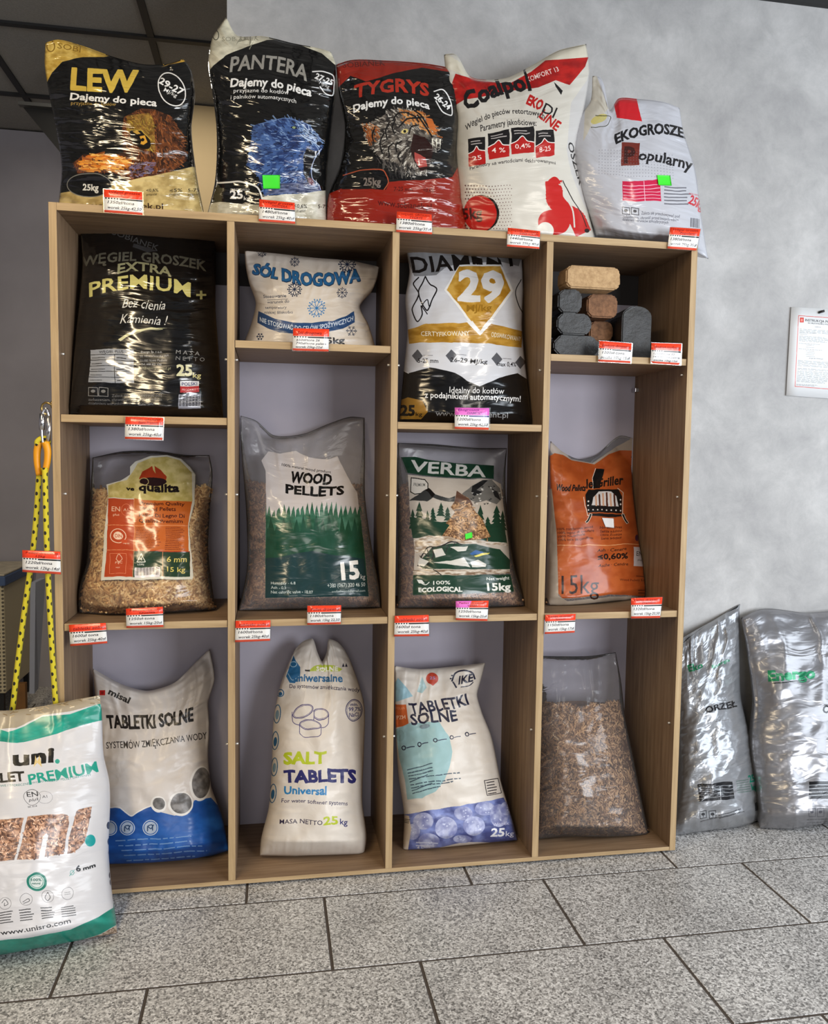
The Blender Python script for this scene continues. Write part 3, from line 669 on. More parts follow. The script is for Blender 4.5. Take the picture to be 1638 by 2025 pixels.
hk = tube('wall_hook', P3([(106, 803), (98, 798), (90, 796), (84, 800), (82, 808), (85, 816), (92, 820)], .004)-base, .0026, simple('brass_hook', (168, 140, 84), .3, metal=1.0), sling, 10)
hk2 = tube('hook_plate', np.array([(-.0035, .012, base[2]+.0), (-.0002, .012, base[2]+.0)])-base, .009, simple('brass_plate', (160, 134, 82), .35, metal=1.0), sling, 14)
# ---------------------------------------------------------------- the bags, each with its own print
K, WH, CL = (14, 14, 15), (236, 236, 234), (200, 200, 200, 0)
GOLD, REDK = (196, 156, 62), (176, 28, 26)
STK = simple('green_sticker', (64, 226, 52), .5); STKW = simple('white_sticker', (238, 238, 238), .5)
TOPX = (-.004, 4*P+T, -.004)
rnd = random.Random(3)
def fur(A, pts, c1, c2, c3, s=6, seed=2):
    A.poly(pts, c1, noise=(c1, c2, s, s*.6, seed)); A.poly(pts, c3, .35, noise=(c1, c3, s*.5, s*1.6, seed+7))

# -- LEW
o = ([(112, 398), (122, 330), (112, 260), (96, 180), (88, 120), (90, 85)], [(408, 420), (388, 340), (379, 250), (386, 185), (376, 135), (363, 117)],
     [(110, 79), (160, 90), (225, 113), (290, 128), (335, 126)], [])
B = Bag('coal_bag', 'black and gold coal bag lettered LEW, leftmost on top of the shelf unit', o, .105, H, .17, .075, rest=1, deck=TOPX, seed=3, lump=.012, fold=.013, top_t=.16)
A = Art(B.out, K).fr(3.9, 0, 0)
A.poly([(320, 270), (900, 420), (800, 440), (640, 440), (480, 480), (400, 560), (360, 640), (320, 640)], GOLD, noise=((184, 150, 62), (214, 184, 98), 40, 26, 2))
A.poly([(1240, 520), (1440, 430), (1460, 470), (1400, 480), (1300, 500)], GOLD)
A.ell(392, 358, 34, 44, (128, 98, 34), 9); A.text('SOBI', 440, 372, 620, 405, 46, (138, 108, 40), .02)
A.text('LEW', 545, 690, 1052, 705, 168, (206, 176, 74), .055, slant=.05)
A.text('Dajemy do pieca', 540, 765, 1210, 822, 52, WH, .035, arc=10)
A.text('przyjazne do kotłów', 545, 800, 900, 812, 26, (168, 138, 70), .02)
A.ell(1325, 690, 100, 140, WH, 9, rot=-.5); A.text('29-27', 1222, 640, 1400, 735, 52, WH, .03); A.text('MJ/kg', 1262, 700, 1362, 752, 30, WH, .01)
LI = [(960, 900), (1080, 835), (1200, 845), (1330, 905), (1420, 1060), (1440, 1240), (1300, 1330), (1000, 1390), (870, 1330), (600, 1340), (560, 1255), (640, 1190), (820, 1215), (950, 1180), (940, 1050)]
A.poly(LI, (66, 36, 20), noise=((48, 26, 16), (104, 58, 30), 30, 30, 4))
A.strokes(LI, 760, 30, 7, ((120, 66, 34), (140, 80, 42), (84, 46, 26), (160, 98, 52), (60, 34, 20), (100, 56, 34), (40, 24, 16)), lambda x, y: .9+.6*math.sin(x*.012), 4, .8)
EY = [(980, 890), (1150, 870), (1190, 960), (1200, 1160), (1140, 1170), (1030, 1090), (980, 1000)]
A.poly(EY, (150, 122, 44), .55, noise=((120, 92, 34), (186, 156, 66), 26, 26, 3)); A.strokes(EY, 130, 24, 7, ((160, 132, 48), (186, 156, 66), (130, 100, 36)), 1.0, 5, .7)
A.ell(1085, 1078, 98, 54, (20, 15, 10), rot=.75); A.poly([(1080, 1060), (1120, 1050), (1140, 1100), (1110, 1120), (1085, 1110), (1095, 1090)], (206, 152, 52)); A.poly([(1028, 1020), (1060, 1012), (1090, 1040), (1060, 1045)], (190, 150, 66)); A.ell(1104, 1084, 13, 12, (16, 12, 8)); A.line([(1000, 1005), (1090, 1012), (1170, 1085)], 8, (176, 146, 62))
A.strokes([(590, 1240), (690, 1180), (960, 1215), (980, 1290), (800, 1310), (600, 1310)], 200, 60, 12, ((232, 152, 54), (206, 112, 34), (240, 186, 96), (150, 76, 26), (196, 130, 60)), .1, 8, .85, .2)
A.strokes([(980, 1260), (1180, 1250), (1160, 1340), (1000, 1370)], 70, 30, 8, ((110, 100, 140), (80, 70, 100), (130, 120, 150)), -.2, 9, .8)
A.poly([(400, 1500), (860, 1420), (1480, 1285), (1700, 1330), (1700, 1800), (400, 1800)], GOLD, noise=((160, 138, 86), (206, 184, 126), 70, 50, 9))
A.ell(690, 1420, 175, 95, K); A.ell(690, 1425, 175, 95, (120, 120, 116), 7); A.text('25kg', 640, 1465, 760, 1470, 52, (206, 206, 200), .03)
for x, s in ((1130, '<0,6%'), (1310, '≤5%'), (1450, '5-7%')): A.text(s, x, 1478, x+95, 1478, 27, (34, 30, 22), .02); A.text('popiół', x, 1506, x+80, 1506, 16, (34, 30, 22))
A.text('www.sobianek.pl', 640, 1605, 1260, 1612, 50, (52, 34, 20), .03)
B.build(film('lew_print', A,.14, crease=(2.5, 20), strength=.6, coat=1.0), 'coal bags on top of the shelf unit')

# -- PANTERA
o = ([(405, 412), (425, 360), (428, 250), (418, 170), (412, 130), (420, 75), (447, 34)], [(648, 445), (645, 380), (655, 260), (664, 180), (664, 125), (655, 103)],
     [(468, 70), (520, 72), (580, 86), (635, 97)], [])
B = Bag('coal_bag', 'black coal bag lettered PANTERA with a blue panther, second on top of the unit', o, .105, H, .17, .078, rest=1, deck=TOPX, seed=8, lump=.010, fold=.012, top_t=.14)
A = Art(B.out, K).fr(3.033, 380, 20)
A.poly([(90, 380), (110, 120), (210, 20), (280, 150), (560, 165), (880, 250), (860, 330), (780, 260), (560, 175), (450, 178), (330, 220), (200, 270), (130, 330)], GOLD, noise=((188, 184, 164), (226, 222, 200), 60, 30, 3))
A.ell(142, 150, 20, 30, (70, 70, 60), 5); A.text('SOBIANEK', 178, 185, 400, 180, 26, (150, 148, 130), .02)
A.text('PANTERA', 225, 368, 690, 425, 92, (150, 148, 142), .03, arc=36)
A.text('Dajemy do pieca', 228, 462, 715, 520, 54, WH, .045, arc=26); A.text('przyjazne do kotłów', 250, 500, 580, 512, 25, WH, .012, arc=8)
A.text('i palników automatycznych', 232, 540, 625, 558, 25, WH, .012, arc=14)
A.poly([(720, 372), (760, 362), (830, 378), (852, 420), (848, 515), (820, 515), (770, 470)], K); A.curve([(722, 368), (790, 366), (846, 392), (852, 460), (842, 512), (800, 500), (768, 455)], 7, WH)
A.text('27-25', 735, 405, 838, 450, 34, WH, .035); A.text('MJ/kg', 762, 440, 820, 468, 20, WH)
PA = [(370, 700), (470, 660), (600, 648), (700, 690), (770, 760), (785, 830), (740, 870), (720, 930), (700, 1000), (760, 1060), (780, 1085), (430, 1115), (400, 1000), (330, 930), (350, 800)]
A.poly(PA, (40, 62, 112), noise=((30, 46, 90), (70, 100, 156), 44, 44, 6))
A.strokes(PA, 680, 24, 6, ((58, 86, 140), (40, 60, 106), (96, 126, 176), (24, 34, 62), (126, 154, 196), (70, 98, 150)), lambda x, y: math.atan2(y-760, x-780)+.3, 6, .8)
A.strokes([(600, 660), (700, 690), (780, 780), (770, 830), (700, 790), (640, 740)], 110, 30, 5, ((150, 178, 214), (196, 212, 234), (30, 36, 56), (90, 116, 160)), .7, 7, .85)
A.poly([(690, 825), (740, 850), (770, 838), (735, 880), (712, 940), (700, 1000), (735, 1050), (700, 1050), (665, 980), (668, 880)], (12, 12, 18)); A.poly([(690, 1000), (720, 1010), (740, 1056), (700, 1050)], (110, 70, 80))
for x, y in ((735, 846), (756, 842)): A.poly([(x, y), (x+12, y), (x+3, y+36)], (226, 228, 232))
A.poly([(742, 1046), (752, 1046), (744, 1012)], (226, 228, 232))
for k in range(6): A.curve([(650+9*k, 742+8*k), (700+7*k, 776+4*k), (762, 806+4*k)], 3, (186, 206, 232), .8)
A.curve([(775, 832), (738, 885), (716, 940), (722, 1010), (765, 1056), (770, 1078)], 5, (170, 184, 214)); A.curve([(400, 690), (560, 652), (700, 690), (785, 800)], 4, (110, 140, 190), .8)
A.poly([(585, 704), (612, 692), (636, 710), (606, 714)], (16, 20, 34)); A.ell(610, 704, 9, 7, (190, 214, 150)); A.ell(610, 704, 3, 5, K); A.ell(762, 800, 16, 12, (24, 26, 40))
A.poly([(430, 1110), (520, 1040), (690, 1030), (770, 1085)], (60, 66, 96), .8, noise=((50, 54, 80), (120, 126, 156), 30, 10, 3))
A.poly([(100, 1160), (430, 1120), (820, 1080), (900, 1300), (60, 1300)], WH, noise=((176, 172, 154), (220, 218, 204), 60, 40, 5))
A.poly([(150, 1032), (350, 1040), (410, 1075), (425, 1150), (420, 1170), (140, 1150)], K); A.curve([(150, 1036), (300, 1034), (390, 1062), (425, 1150)], 10, (222, 222, 218))
A.text('masa netto', 232, 1082, 345, 1082, 18, (190, 190, 190)); A.text('25', 230, 1130, 305, 1128, 50, WH, .05); A.text('kg', 310, 1138, 346, 1138, 22, WH, .03)
A.text('<0,6%', 612, 1182, 690, 1186, 24, (30, 30, 30), .02); A.text('popiół', 630, 1204, 680, 1206, 13, (30, 30, 30)); A.text('5-7%', 755, 1190, 820, 1190, 24, (30, 30, 30), .02)
pm = film('pantera_print', A,.14, crease=(2.5, 20), strength=.6, coat=1.0)
B.build(pm, 'coal bags on top of the shelf unit'); B.patch('sticker', [(519, 346), (554, 346), (554, 373), (521, 373)], STK, label='blank green sticker')

# -- TYGRYS
o = ([(645, 420), (650, 385), (672, 330), (682, 250), (670, 185), (665, 128)], [(928, 448), (916, 380), (905, 300), (910, 200), (908, 138)],
     [(690, 120), (760, 120), (850, 127)], [])
B = Bag('coal_bag', 'black and red coal bag with a roaring tiger, third on top of the unit', o, .100, H, .17, .07, rest=1, deck=TOPX, seed=13, lump=.010, fold=.011, top_t=.14)
A = Art(B.out, (140, 34, 20)).fr(3.033, 380, 20)
A.text('SOBIANEK', 905, 345, 1160, 332, 32, (92, 22, 16), .03)
A.poly([(870, 470), (950, 395), (1040, 430), (1200, 380), (1380, 345), (1540, 370), (1580, 420), (1600, 560), (1620, 900), (1560, 1000), (1180, 1030), (1160, 1075), (900, 1070), (820, 1100), (760, 900), (820, 700)], (16, 15, 15))
A.text('TYGRYS', 975, 530, 1420, 520, 78, (176, 46, 28), .04, arc=34); A.text('Dajemy do pieca', 970, 618, 1425, 598, 46, WH, .035, arc=42)
A.poly([(1450, 480), (1500, 470), (1560, 580), (1555, 635), (1520, 625)], K); A.curve([(1452, 490), (1500, 476), (1556, 570), (1556, 632), (1505, 610), (1462, 545)], 7, WH); A.text('26-24', 1452, 525, 1535, 598, 34, WH, .035)
TI = [(1100, 660), (1180, 610), (1250, 590), (1380, 610), (1450, 680), (1490, 780), (1480, 830), (1430, 830), (1400, 980), (1330, 985), (1220, 970), (1150, 930), (1100, 850), (1030, 760), (1050, 690)]
A.poly(TI, (70, 64, 58), noise=((40, 36, 34), (120, 112, 102), 30, 30, 9))
A.strokes(TI, 620, 22, 6, ((196, 190, 178), (150, 144, 134), (86, 80, 74), (222, 218, 206), (110, 102, 94)), lambda x, y: math.atan2(y-760, x-1400), 9, .8)
A.strokes([(1230, 595), (1380, 610), (1450, 680), (1480, 760), (1400, 720), (1330, 680), (1250, 660)], 130, 30, 7, ((196, 122, 58), (166, 92, 40), (216, 150, 84)), .5, 10, .85)
A.strokes([(1020, 680), (1100, 660), (1120, 760), (1050, 790)], 60, 30, 7, ((176, 96, 40), (130, 66, 30)), 1.2, 11, .8); A.strokes([(1100, 880), (1330, 940), (1340, 985), (1180, 975)], 80, 40, 7, ((40, 38, 38), (90, 86, 82), (20, 20, 20)), 1.3, 12, .8)
for a in ([(1200, 660), (1230, 625), (1300, 615)], [(1240, 700), (1290, 655), (1370, 645)], [(1215, 740), (1200, 700), (1215, 655)], [(1170, 780), (1162, 720), (1180, 670)], [(1300, 740), (1320, 700), (1350, 690)], [(1140, 860), (1128, 800), (1150, 740)], [(1185, 880), (1180, 830), (1210, 800)], [(1330, 600), (1380, 640), (1420, 700)], [(1090, 800), (1082, 750), (1100, 700)], [(1230, 850), (1225, 810), (1260, 780)], [(1350, 630), (1400, 690), (1440, 760)], [(1290, 620), (1340, 640), (1360, 670)], [(1250, 910), (1235, 880), (1250, 850)]): A.curve(a, 9, (22, 19, 18))
A.ell(1275, 725, 22, 12, (216, 196, 120), rot=-.3); A.ell(1275, 725, 9, 8, K)
A.poly([(1330, 740), (1400, 760), (1450, 830), (1425, 940), (1370, 965), (1335, 920), (1310, 830)], (40, 16, 14)); A.poly([(1335, 850), (1400, 880), (1410, 935), (1360, 940), (1335, 900)], (170, 72, 66))
for x in (1440, 1462, 1484): A.poly([(x, 770), (x+9, 770), (x+3, 830)], (236, 232, 214))
A.poly([(1355, 925), (1365, 925), (1360, 890)], (236, 232, 214)); A.poly([(1400, 640), (1440, 650), (1470, 730), (1420, 700)], (196, 106, 48))
A.poly([(900, 990), (1000, 960), (1150, 965), (1175, 1020), (1150, 1075), (900, 1075)], K); A.curve([(905, 992), (1010, 962), (1150, 968), (1175, 1030), (1150, 1074)], 6, (172, 80, 50))
A.text('25kg', 1030, 1052, 1130, 1048, 46, (120, 110, 104), .03)
A.text('7-25 mm', 1205, 1085, 1320, 1088, 27, (70, 20, 16), .02); A.text('<0,6%', 1385, 1088, 1450, 1090, 27, (70, 20, 16), .02)
A.text('www.sobianek.pl', 1112, 1172, 1435, 1195, 38, (80, 20, 14), .03)
B.build(film('tygrys_print', A,.14, crease=(2.5, 18), strength=.6, coat=1.0), 'coal bags on top of the shelf unit')

# -- white bag with red marks
o = ([(925, 448), (906, 380), (900, 300), (903, 225), (884, 160), (878, 108)], [(1182, 470), (1160, 390), (1142, 300), (1155, 220), (1166, 140), (1160, 87)],
     [(897, 106), (930, 152), (1000, 155), (1055, 128), (1105, 100)], [])
B = Bag('coal_bag', 'white coal bag with red mountain chart, fourth on top of the unit', o, .105, H, .16, .082, rest=1, deck=TOPX, seed=21, lump=.009, fold=.005, top_t=.14)
WB = (206, 202, 192)
A = Art(B.out, WB).fr(2.925, 860, 60)
A.poly([(60, 130), (300, 280), (560, 170), (860, 60), (900, 160), (640, 180), (540, 250), (430, 300), (240, 290), (50, 210)], (214, 208, 190))
A.poly([(120, 250), (250, 290), (430, 310), (560, 240), (640, 175), (890, 155), (870, 210), (780, 320), (700, 290), (600, 330), (440, 350), (300, 380), (170, 400), (110, 440), (90, 330)], REDK, noise=((150, 24, 24), (186, 34, 30), 40, 30, 2))
A.text('WĘGIEL', 290, 352, 440, 330, 28, (120, 20, 20), .03); A.text('KOMFORT 13', 540, 300, 720, 236, 30, (236, 214, 206), .03)
A.text('Coalpol', 185, 470, 560, 345, 100, (26, 24, 26), .05, arc=30); A.text('EKO', 528, 425, 610, 462, 62, REDK, .06); A.text('LINE', 600, 500, 706, 575, 58, REDK, .04); A.text('DI', 618, 470, 690, 500, 60, (30, 28, 30), .02)
A.poly([(690, 300), (740, 350), (730, 372), (700, 330)], (26, 24, 26))
A.text('Węgiel do pieców retortowych', 180, 582, 640, 510, 34, (34, 32, 34), .03, arc=58); A.text('Parametry jakościowe:', 268, 585, 590, 555, 38, (34, 32, 34), .03, arc=16)
for x0, y0, x1, y1, t in ((192, 630, 292, 792, '25'), (308, 595, 430, 745, '4 %'), (440, 572, 574, 718, '0,4%'), (582, 584, 690, 740, '8-25')):
    A.poly([(x0, y0), (x1, y0-16), (x1+4, y1-16), (x0+6, y1)], (24, 22, 24)); m_ = (x0+x1)/2
    A.poly([(x0+2, y0+88), (x0+35, y0+70), (m_, y0+44), (x1-35, y0+66), (x1+2, y0+72), (x1+4, y1-16), (x0+6, y1)], REDK); A.curve([(x0+2, y0+86), (x0+35, y0+68), (m_, y0+42), (x1-35, y0+64), (x1+2, y0+70)], 5, (240, 236, 230))
    A.text(t, x0+28, y1-34, x1-18, y1-44, 27, (238, 222, 214), .02); A.small(x0+18, y0+16, x1-16, y0+8, 2, 15, (206, 200, 196), x0)
A.text('Parametry są wartościami deklarowanymi', 205, 812, 700, 778, 22, (34, 32, 34), .02, arc=30)
for i in range(16):
    for j in range(15):
        x, y = 180+i*17+(j % 2)*8, 900+j*19
        if (x-270)+(y-900)*-.2 < 240 and x+y > 1050: A.ell(x, y, 4.6-.15*i, 4.6-.15*i, (70, 30, 30), a=.8)
A.ell(272, 1058, 100, 106, (24, 20, 20)); A.ell(262, 1060, 96, 104, (186, 30, 24)); A.text('25kg', 120, 1098, 276, 1086, 66, (66, 14, 12), .04)
A.curve([(690, 900), (700, 980), (760, 1050), (820, 1090), (850, 1150)], 96, (188, 30, 28)); A.ell(690, 900, 40, 50, (188, 30, 28)); A.ell(690, 1110, 92, 74, (188, 30, 28)); A.ell(640, 1160, 48, 52, (222, 218, 208))
A.curve([(730, 880), (760, 960), (800, 1040), (810, 1140)], 9, WB); A.curve([(740, 870), (800, 980), (850, 1060), (880, 1140)], 5, (24, 20, 22)); A.ell(882, 1160, 14, 12, (24, 20, 22)); A.curve([(720, 890), (745, 900), (740, 920)], 7, WB)
A.poly([(910, 200), (1100, 200), (1100, 1100), (960, 1180), (860, 1000), (790, 830), (765, 690), (790, 420), (880, 290)], (188, 188, 192), .55)  # grey over the side gusset puts its shade into the print
A.text('OSZEK', 768, 655, 838, 900, 32, (26, 26, 30), .03)
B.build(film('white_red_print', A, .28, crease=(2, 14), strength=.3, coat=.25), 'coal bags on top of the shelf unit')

# -- EKOGROSZEK Popularny
o = ([(1180, 466), (1150, 385), (1132, 300), (1140, 240), (1168, 200), (1172, 150)], [(1401, 512), (1388, 430), (1374, 330), (1352, 260), (1344, 214)],
     [(1184, 152), (1208, 218), (1222, 196), (1262, 196), (1320, 204)], [(1260, 478), (1340, 486)])
B = Bag('coal_bag', 'pale silver white coal bag lettered EKOGROSZEK Popularny, rightmost on top of the unit', o, .105, H, .16, .085, deck=TOPX, seed=27, lump=.010, fold=.006, top_t=.14, fill=.72)
A = Art(B.out, (190, 192, 200)).fr(2.925, 860, 60)
A.poly([(880, 200), (940, 270), (1010, 470), (1060, 400), (900, 560), (860, 640)], (196, 190, 172), .8)
A.poly([(1030, 400), (1165, 385), (1198, 525), (1055, 505)], (198, 30, 40)); A.ell(950, 510, 50, 22, (196, 180, 70), a=.6, rot=-.4)
A.curve([(905, 560), (1000, 545), (1020, 505), (930, 490)], 4, (60, 60, 40))
A.text('EKOGROSZEK', 1045, 658, 1490, 640, 60, (24, 24, 28), .05, arc=50)
A.rect(1078, 648, 1185, 785, (112, 42, 34)); A.text('P', 1098, 770, 1160, 770, 100, (60, 24, 22), .05); A.text('opularny', 1178, 752, 1485, 812, 66, (26, 26, 30), .035, arc=12)
for i in range(26):
    for j in range(9):
        x, y = 950+i*17, 690+j*17+i*1.2; A.ell(x, y, 3.0, 3.0, (120, 120, 128), a=.5)
A.poly([(1086, 870), (1305, 862), (1308, 988), (1086, 986)], (196, 32, 72))
for k in range(5): A.line([(1090, 896+k*19), (1304, 892+k*20)], 3.5, (232, 190, 204))
A.line([(1212, 868), (1214, 986)], 3.5, (232, 190, 204)); A.small(1330, 905, 1490, 912, 6, 19, (90, 90, 98), 3)
A.text('masa netto', 1470, 950, 1530, 960, 13, (190, 40, 50)); A.text('25kg', 1465, 1000, 1545, 1040, 54, (196, 36, 52), .03)
for x in (1086, 1138): A.line([(x, 1024), (x+42, 1026), (x+42, 1064), (x, 1062), (x, 1024)], 4, (44, 44, 52)); A.ell(x+21, 1042, 11, 8, (44, 44, 52))
A.text('Zaleca się przechowywać pod', 1195, 1062, 1415, 1082, 19, (66, 66, 76)); A.text('zadaszeniem, chronić przed bezpośrednim', 1086, 1082, 1410, 1104, 17, (66, 66, 76)); A.text('działaniem warunków atmosferycznych', 1086, 1100, 1350, 1120, 17, (66, 66, 76))
for k in range(9): A.line([(1482+k*6, 1084+k), (1482+k*6, 1134+k)], 2.5 if k % 3 else 4, (50, 50, 56))
B.build(film('popularny_print', A, .24, crease=(3, 13), strength=.45, coat=.4), 'coal bags on top of the shelf unit'); B.patch('sticker', [(1300, 346), (1326, 347), (1329, 367), (1303, 366)], STK, label='blank green sticker')

def col(i): return (i*P+T+.004, (i+1)*P-.004)
# -- PREMIUM +
o = ([(134, 815), (141, 740), (156, 600), (163, 520), (160, 455)], [(442, 822), (433, 700), (426, 600), (427, 530), (425, 470)],
     [(200, 446), (260, 452), (330, 462), (380, 466)], [])
B = Bag('coal_bag', 'all black coal bag lettered PREMIUM + in gold, top left compartment', o, .085, ZA[0], .25, .070, rest=1, deck=(-9, 9, -9), ymax=D, xlim=col(0), seed=31, fold=.008, lump=.009, top_t=.2)
A = Art(B.out, (13, 13, 14)).fr(3.971, 90, 370)
Gd = (150, 148, 100)
A.text('SOBIANEK', 520, 372, 880, 500, 46, (70, 70, 70), .02); A.poly([(690, 440), (880, 500), (800, 510), (680, 470)], (66, 66, 68), .8)
A.text('WĘGIEL GROSZEK', 285, 625, 1260, 660, 78, (92, 90, 78), .035, arc=58); A.text('EXTRA', 565, 680, 985, 700, 72, (150, 148, 112), .045, arc=28)
A.text('PREMIUM', 345, 862, 1140, 858, 112, (206, 198, 122), .03, arc=60); A.text('+', 1185, 890, 1260, 890, 100, Gd, .03)
A.text('Bez cienia', 598, 948, 940, 958, 76, (216, 216, 210), .0, slant=.28); A.text('Kamienia !', 582, 1066, 945, 1074, 74, (216, 216, 210), .0, slant=.28)
A.poly([(570, 1190), (700, 1130), (830, 1100), (960, 1100), (840, 1112), (700, 1150), (590, 1208)], (206, 204, 160)); A.curve([(700, 1160), (800, 1120), (920, 1112)], 5, (180, 178, 140))
A.poly([(355, 1272), (695, 1272), (695, 1535), (338, 1530)], (150, 154, 162)); A.text('WĘGIEL PLUS', 420, 1305, 615, 1303, 22, (28, 28, 30), .02)
for k in range(5): A.line([(350-k*3, 1316+k*43), (695, 1316+k*43)], 4.5, (14, 14, 15)); A.small(362-k*3, 1342+k*43, 470, 1342+k*43, 1, 14, (44, 44, 46), k); A.small(560, 1342+k*43, 650, 1340+k*43, 1, 18, (20, 20, 22), k+9)
A.line([(543, 1316), (543, 1532)], 5, (14, 14, 15))
A.text('Energo Sp. z o.o.', 752, 1297, 915, 1297, 19, (190, 190, 190), .02); A.text('Ul. Nowodworska 66A', 745, 1330, 968, 1330, 18, (170, 170, 170)); A.text('11-100 Nowe Podlesie', 748, 1364, 960, 1364, 18, (170, 170, 170)); A.text('Tel. 608 621 636', 755, 1396, 918, 1396, 18, (180, 180, 180), .02); A.text('biuro@energosklad.pl', 700, 1428, 985, 1430, 19, (160, 158, 130))
A.text('M A S A', 1022, 1312, 1210, 1325, 32, (150, 150, 150)); A.text('N E T T O', 1025, 1362, 1250, 1372, 32, (130, 130, 130)); A.text('25', 1030, 1476, 1150, 1478, 86, (206, 204, 166), .05); A.text('kg', 1155, 1492, 1222, 1496, 42, (206, 200, 140), .03)
A.rect(1055, 1522, 1206, 1562, (206, 206, 210)); A.text('POLSKI', 1068, 1556, 1192, 1556, 26, (60, 66, 110), .03); A.rect(1055, 1562, 1206, 1610, (170, 50, 54)); A.text('PRODUKT', 1070, 1595, 1180, 1597, 18, (220, 190, 190))
A.rect(1044, 1625, 1218, 1738, (150, 152, 164));
for k in range(26): A.line([(1052+k*6.3, 1632), (1050+k*6.3, 1715)], 2+(k*7 % 4), (24, 24, 30))
for x in (340, 420): A.line([(x, 1572), (x+68, 1575), (x+72, 1640), (x-2, 1638), (x, 1572)], 4.5, (140, 140, 140)); A.ell(x+34, 1602, 18, 12, (120, 120, 120))
A.text('Zaleca się przechowywać pod', 522, 1644, 915, 1644, 22, (110, 110, 112)); A.text('zadaszeniem, chronić przed bezpośrednim', 338, 1676, 915, 1676, 22, (110, 110, 112)); A.text('działaniem warunków atmosferycznych.', 338, 1706, 868, 1706, 22, (100, 100, 102))
B.build(film('premium_print', A, .2, crease=(2, 16), strength=.6, coat=1.0))

# -- SOL DROGOWA
o = ([(480, 672), (497, 640), (506, 600), (493, 560), (486, 525), (484, 496)], [(745, 680), (728, 640), (712, 606), (736, 575), (746, 550), (750, 528)],
     [(540, 501), (620, 510), (700, 517)], [])
B = Bag('salt_bag', 'small white sack lettered SÓL DROGOWA with blue snowflakes', o, .115, ZA[1], .30, .085, rest=1, deck=(-9, 9, -9), ymax=D, xlim=col(1), seed=37, fill=.55, lump=.016, fold=.010, top_t=.18, topfold=.012)
A = Art(B.out, (204, 195, 184)).fr(4.818, 450, 450); BL = (34, 92, 140); DB = (26, 40, 66)
def flake(x, y, r, c, n=8, w=7):
    for k in range(n):
        t = 2*math.pi*k/n; ex, ey = x+r*math.cos(t), y+r*math.sin(t); A.line([(x, y), (ex, ey)], w*.7, c)
        for s in (-.35, .35): A.line([(x+r*.65*math.cos(t), y+r*.65*math.sin(t)), (x+r*.95*math.cos(t+s), y+r*.95*math.sin(t+s))], w*.7, c)
        A.ell(ex, ey, w*.8, w*.8, c)
A.text('SÓL', 238, 440, 472, 494, 104, DB, .085); A.text('SÓL', 236, 436, 470, 490, 100, BL, .05); A.text('DROGOWA', 520, 508, 1262, 508, 122, DB, .085, arc=-46); A.text('DROGOWA', 518, 504, 1260, 504, 118, BL, .045, arc=-46)
flake(330, 232, 44, DB); flake(640, 328, 42, DB); flake(1140, 352, 78, DB, 10, 10); flake(640, 590, 66, DB, 10, 9); flake(1090, 622, 48, DB, 8); flake(855, 770, 84, (40, 112, 170), 10, 8); flake(1180, 985, 46, DB, 6)
A.text('Stosowanie', 342, 668, 560, 668, 30, DB, .02); A.line([(380, 688), (575, 684)], 4, DB); A.text('warunek do', 380, 722, 590, 718, 30, DB); A.text('temperatury', 358, 775, 565, 770, 30, DB); A.text('niskiej śliskości', 352, 822, 620, 822, 30, DB)
A.poly([(295, 795), (450, 870), (620, 905), (800, 912), (1000, 890), (1110, 850), (1205, 795), (1212, 900), (1100, 965), (900, 1010), (700, 1020), (500, 1000), (380, 960), (285, 905)], (30, 64, 108))
A.text('NIE STOSOWAĆ DO CELÓW SPOŻYWCZYCH', 310, 892, 1195, 880, 46, (214, 222, 230), .02, arc=-98)
A.text('25kg', 880, 1108, 1115, 1100, 60, (24, 22, 26), .06); flake(310, 1040, 30, DB, 6)
B.build(film('salt_sack_print', A, .38, crease=(5, 6), strength=.3, coat=.15))

# -- 29 certified coal
o = ([(790, 833), (798, 740), (806, 650), (802, 590), (810, 535), (803, 487)], [(1056, 838), (1042, 745), (1033, 650), (1036, 540), (1033, 492)],
     [(845, 487), (890, 493), (950, 506), (1000, 495)], [])
B = Bag('coal_bag', 'silver, gold and black coal bag with a large 29, top of third column', o, .085, ZA[2], .25, .072, rest=1, deck=(-9, 9, -9), ymax=D, xlim=col(2), seed=41, lump=.009, fold=.005, top_t=.2)
SV = (204, 206, 212); GO = (168, 124, 42)
A = Art(B.out, SV).fr(4.603, 770, 440)
A.poly([(150, 215), (520, 215), (820, 320), (1000, 270), (1220, 250), (1180, 400), (1020, 360), (640, 370), (500, 420), (430, 480), (230, 490), (190, 400)], (126, 128, 132))
A.text('DIAMENT', 212, 455, 1180, 388, 150, (16, 16, 18), .03, arc=-12, slant=-.1)
A.curve([(330, 490), (370, 560), (430, 600), (390, 700), (340, 800), (300, 740), (270, 620), (310, 540), (330, 490)], 11, (18, 18, 22)); A.curve([(270, 500), (220, 560), (270, 640), (210, 800), (260, 900), (300, 840), (290, 760)], 11, (18, 18, 22)); A.curve([(1200, 520), (1150, 620), (1190, 780), (1220, 830)], 9, (60, 60, 66)); A.curve([(345, 830), (300, 760), (345, 700), (360, 760)], 9, (18, 18, 22))
A.poly([(640, 385), (1020, 385), (1130, 620), (830, 1030), (500, 610)], (232, 232, 230)); A.poly([(636, 400), (1012, 400), (1104, 620), (828, 990), (524, 612)], GO, noise=((170, 122, 34), (206, 164, 78), 80, 60, 3))
A.text('29', 628, 698, 1030, 712, 270, (226, 226, 226), .055); A.text('MJ/kg', 700, 800, 930, 800, 60, (150, 110, 34), .03)
A.poly([(170, 975), (340, 920), (720, 905), (828, 1030), (930, 925), (1210, 990), (1205, 1140), (900, 1105), (400, 1088), (180, 1105)], GO, noise=((156, 112, 30), (190, 146, 60), 90, 40, 5))
A.poly([(700, 890), (760, 890), (830, 985), (900, 890), (950, 895), (828, 1030)], (230, 230, 230))
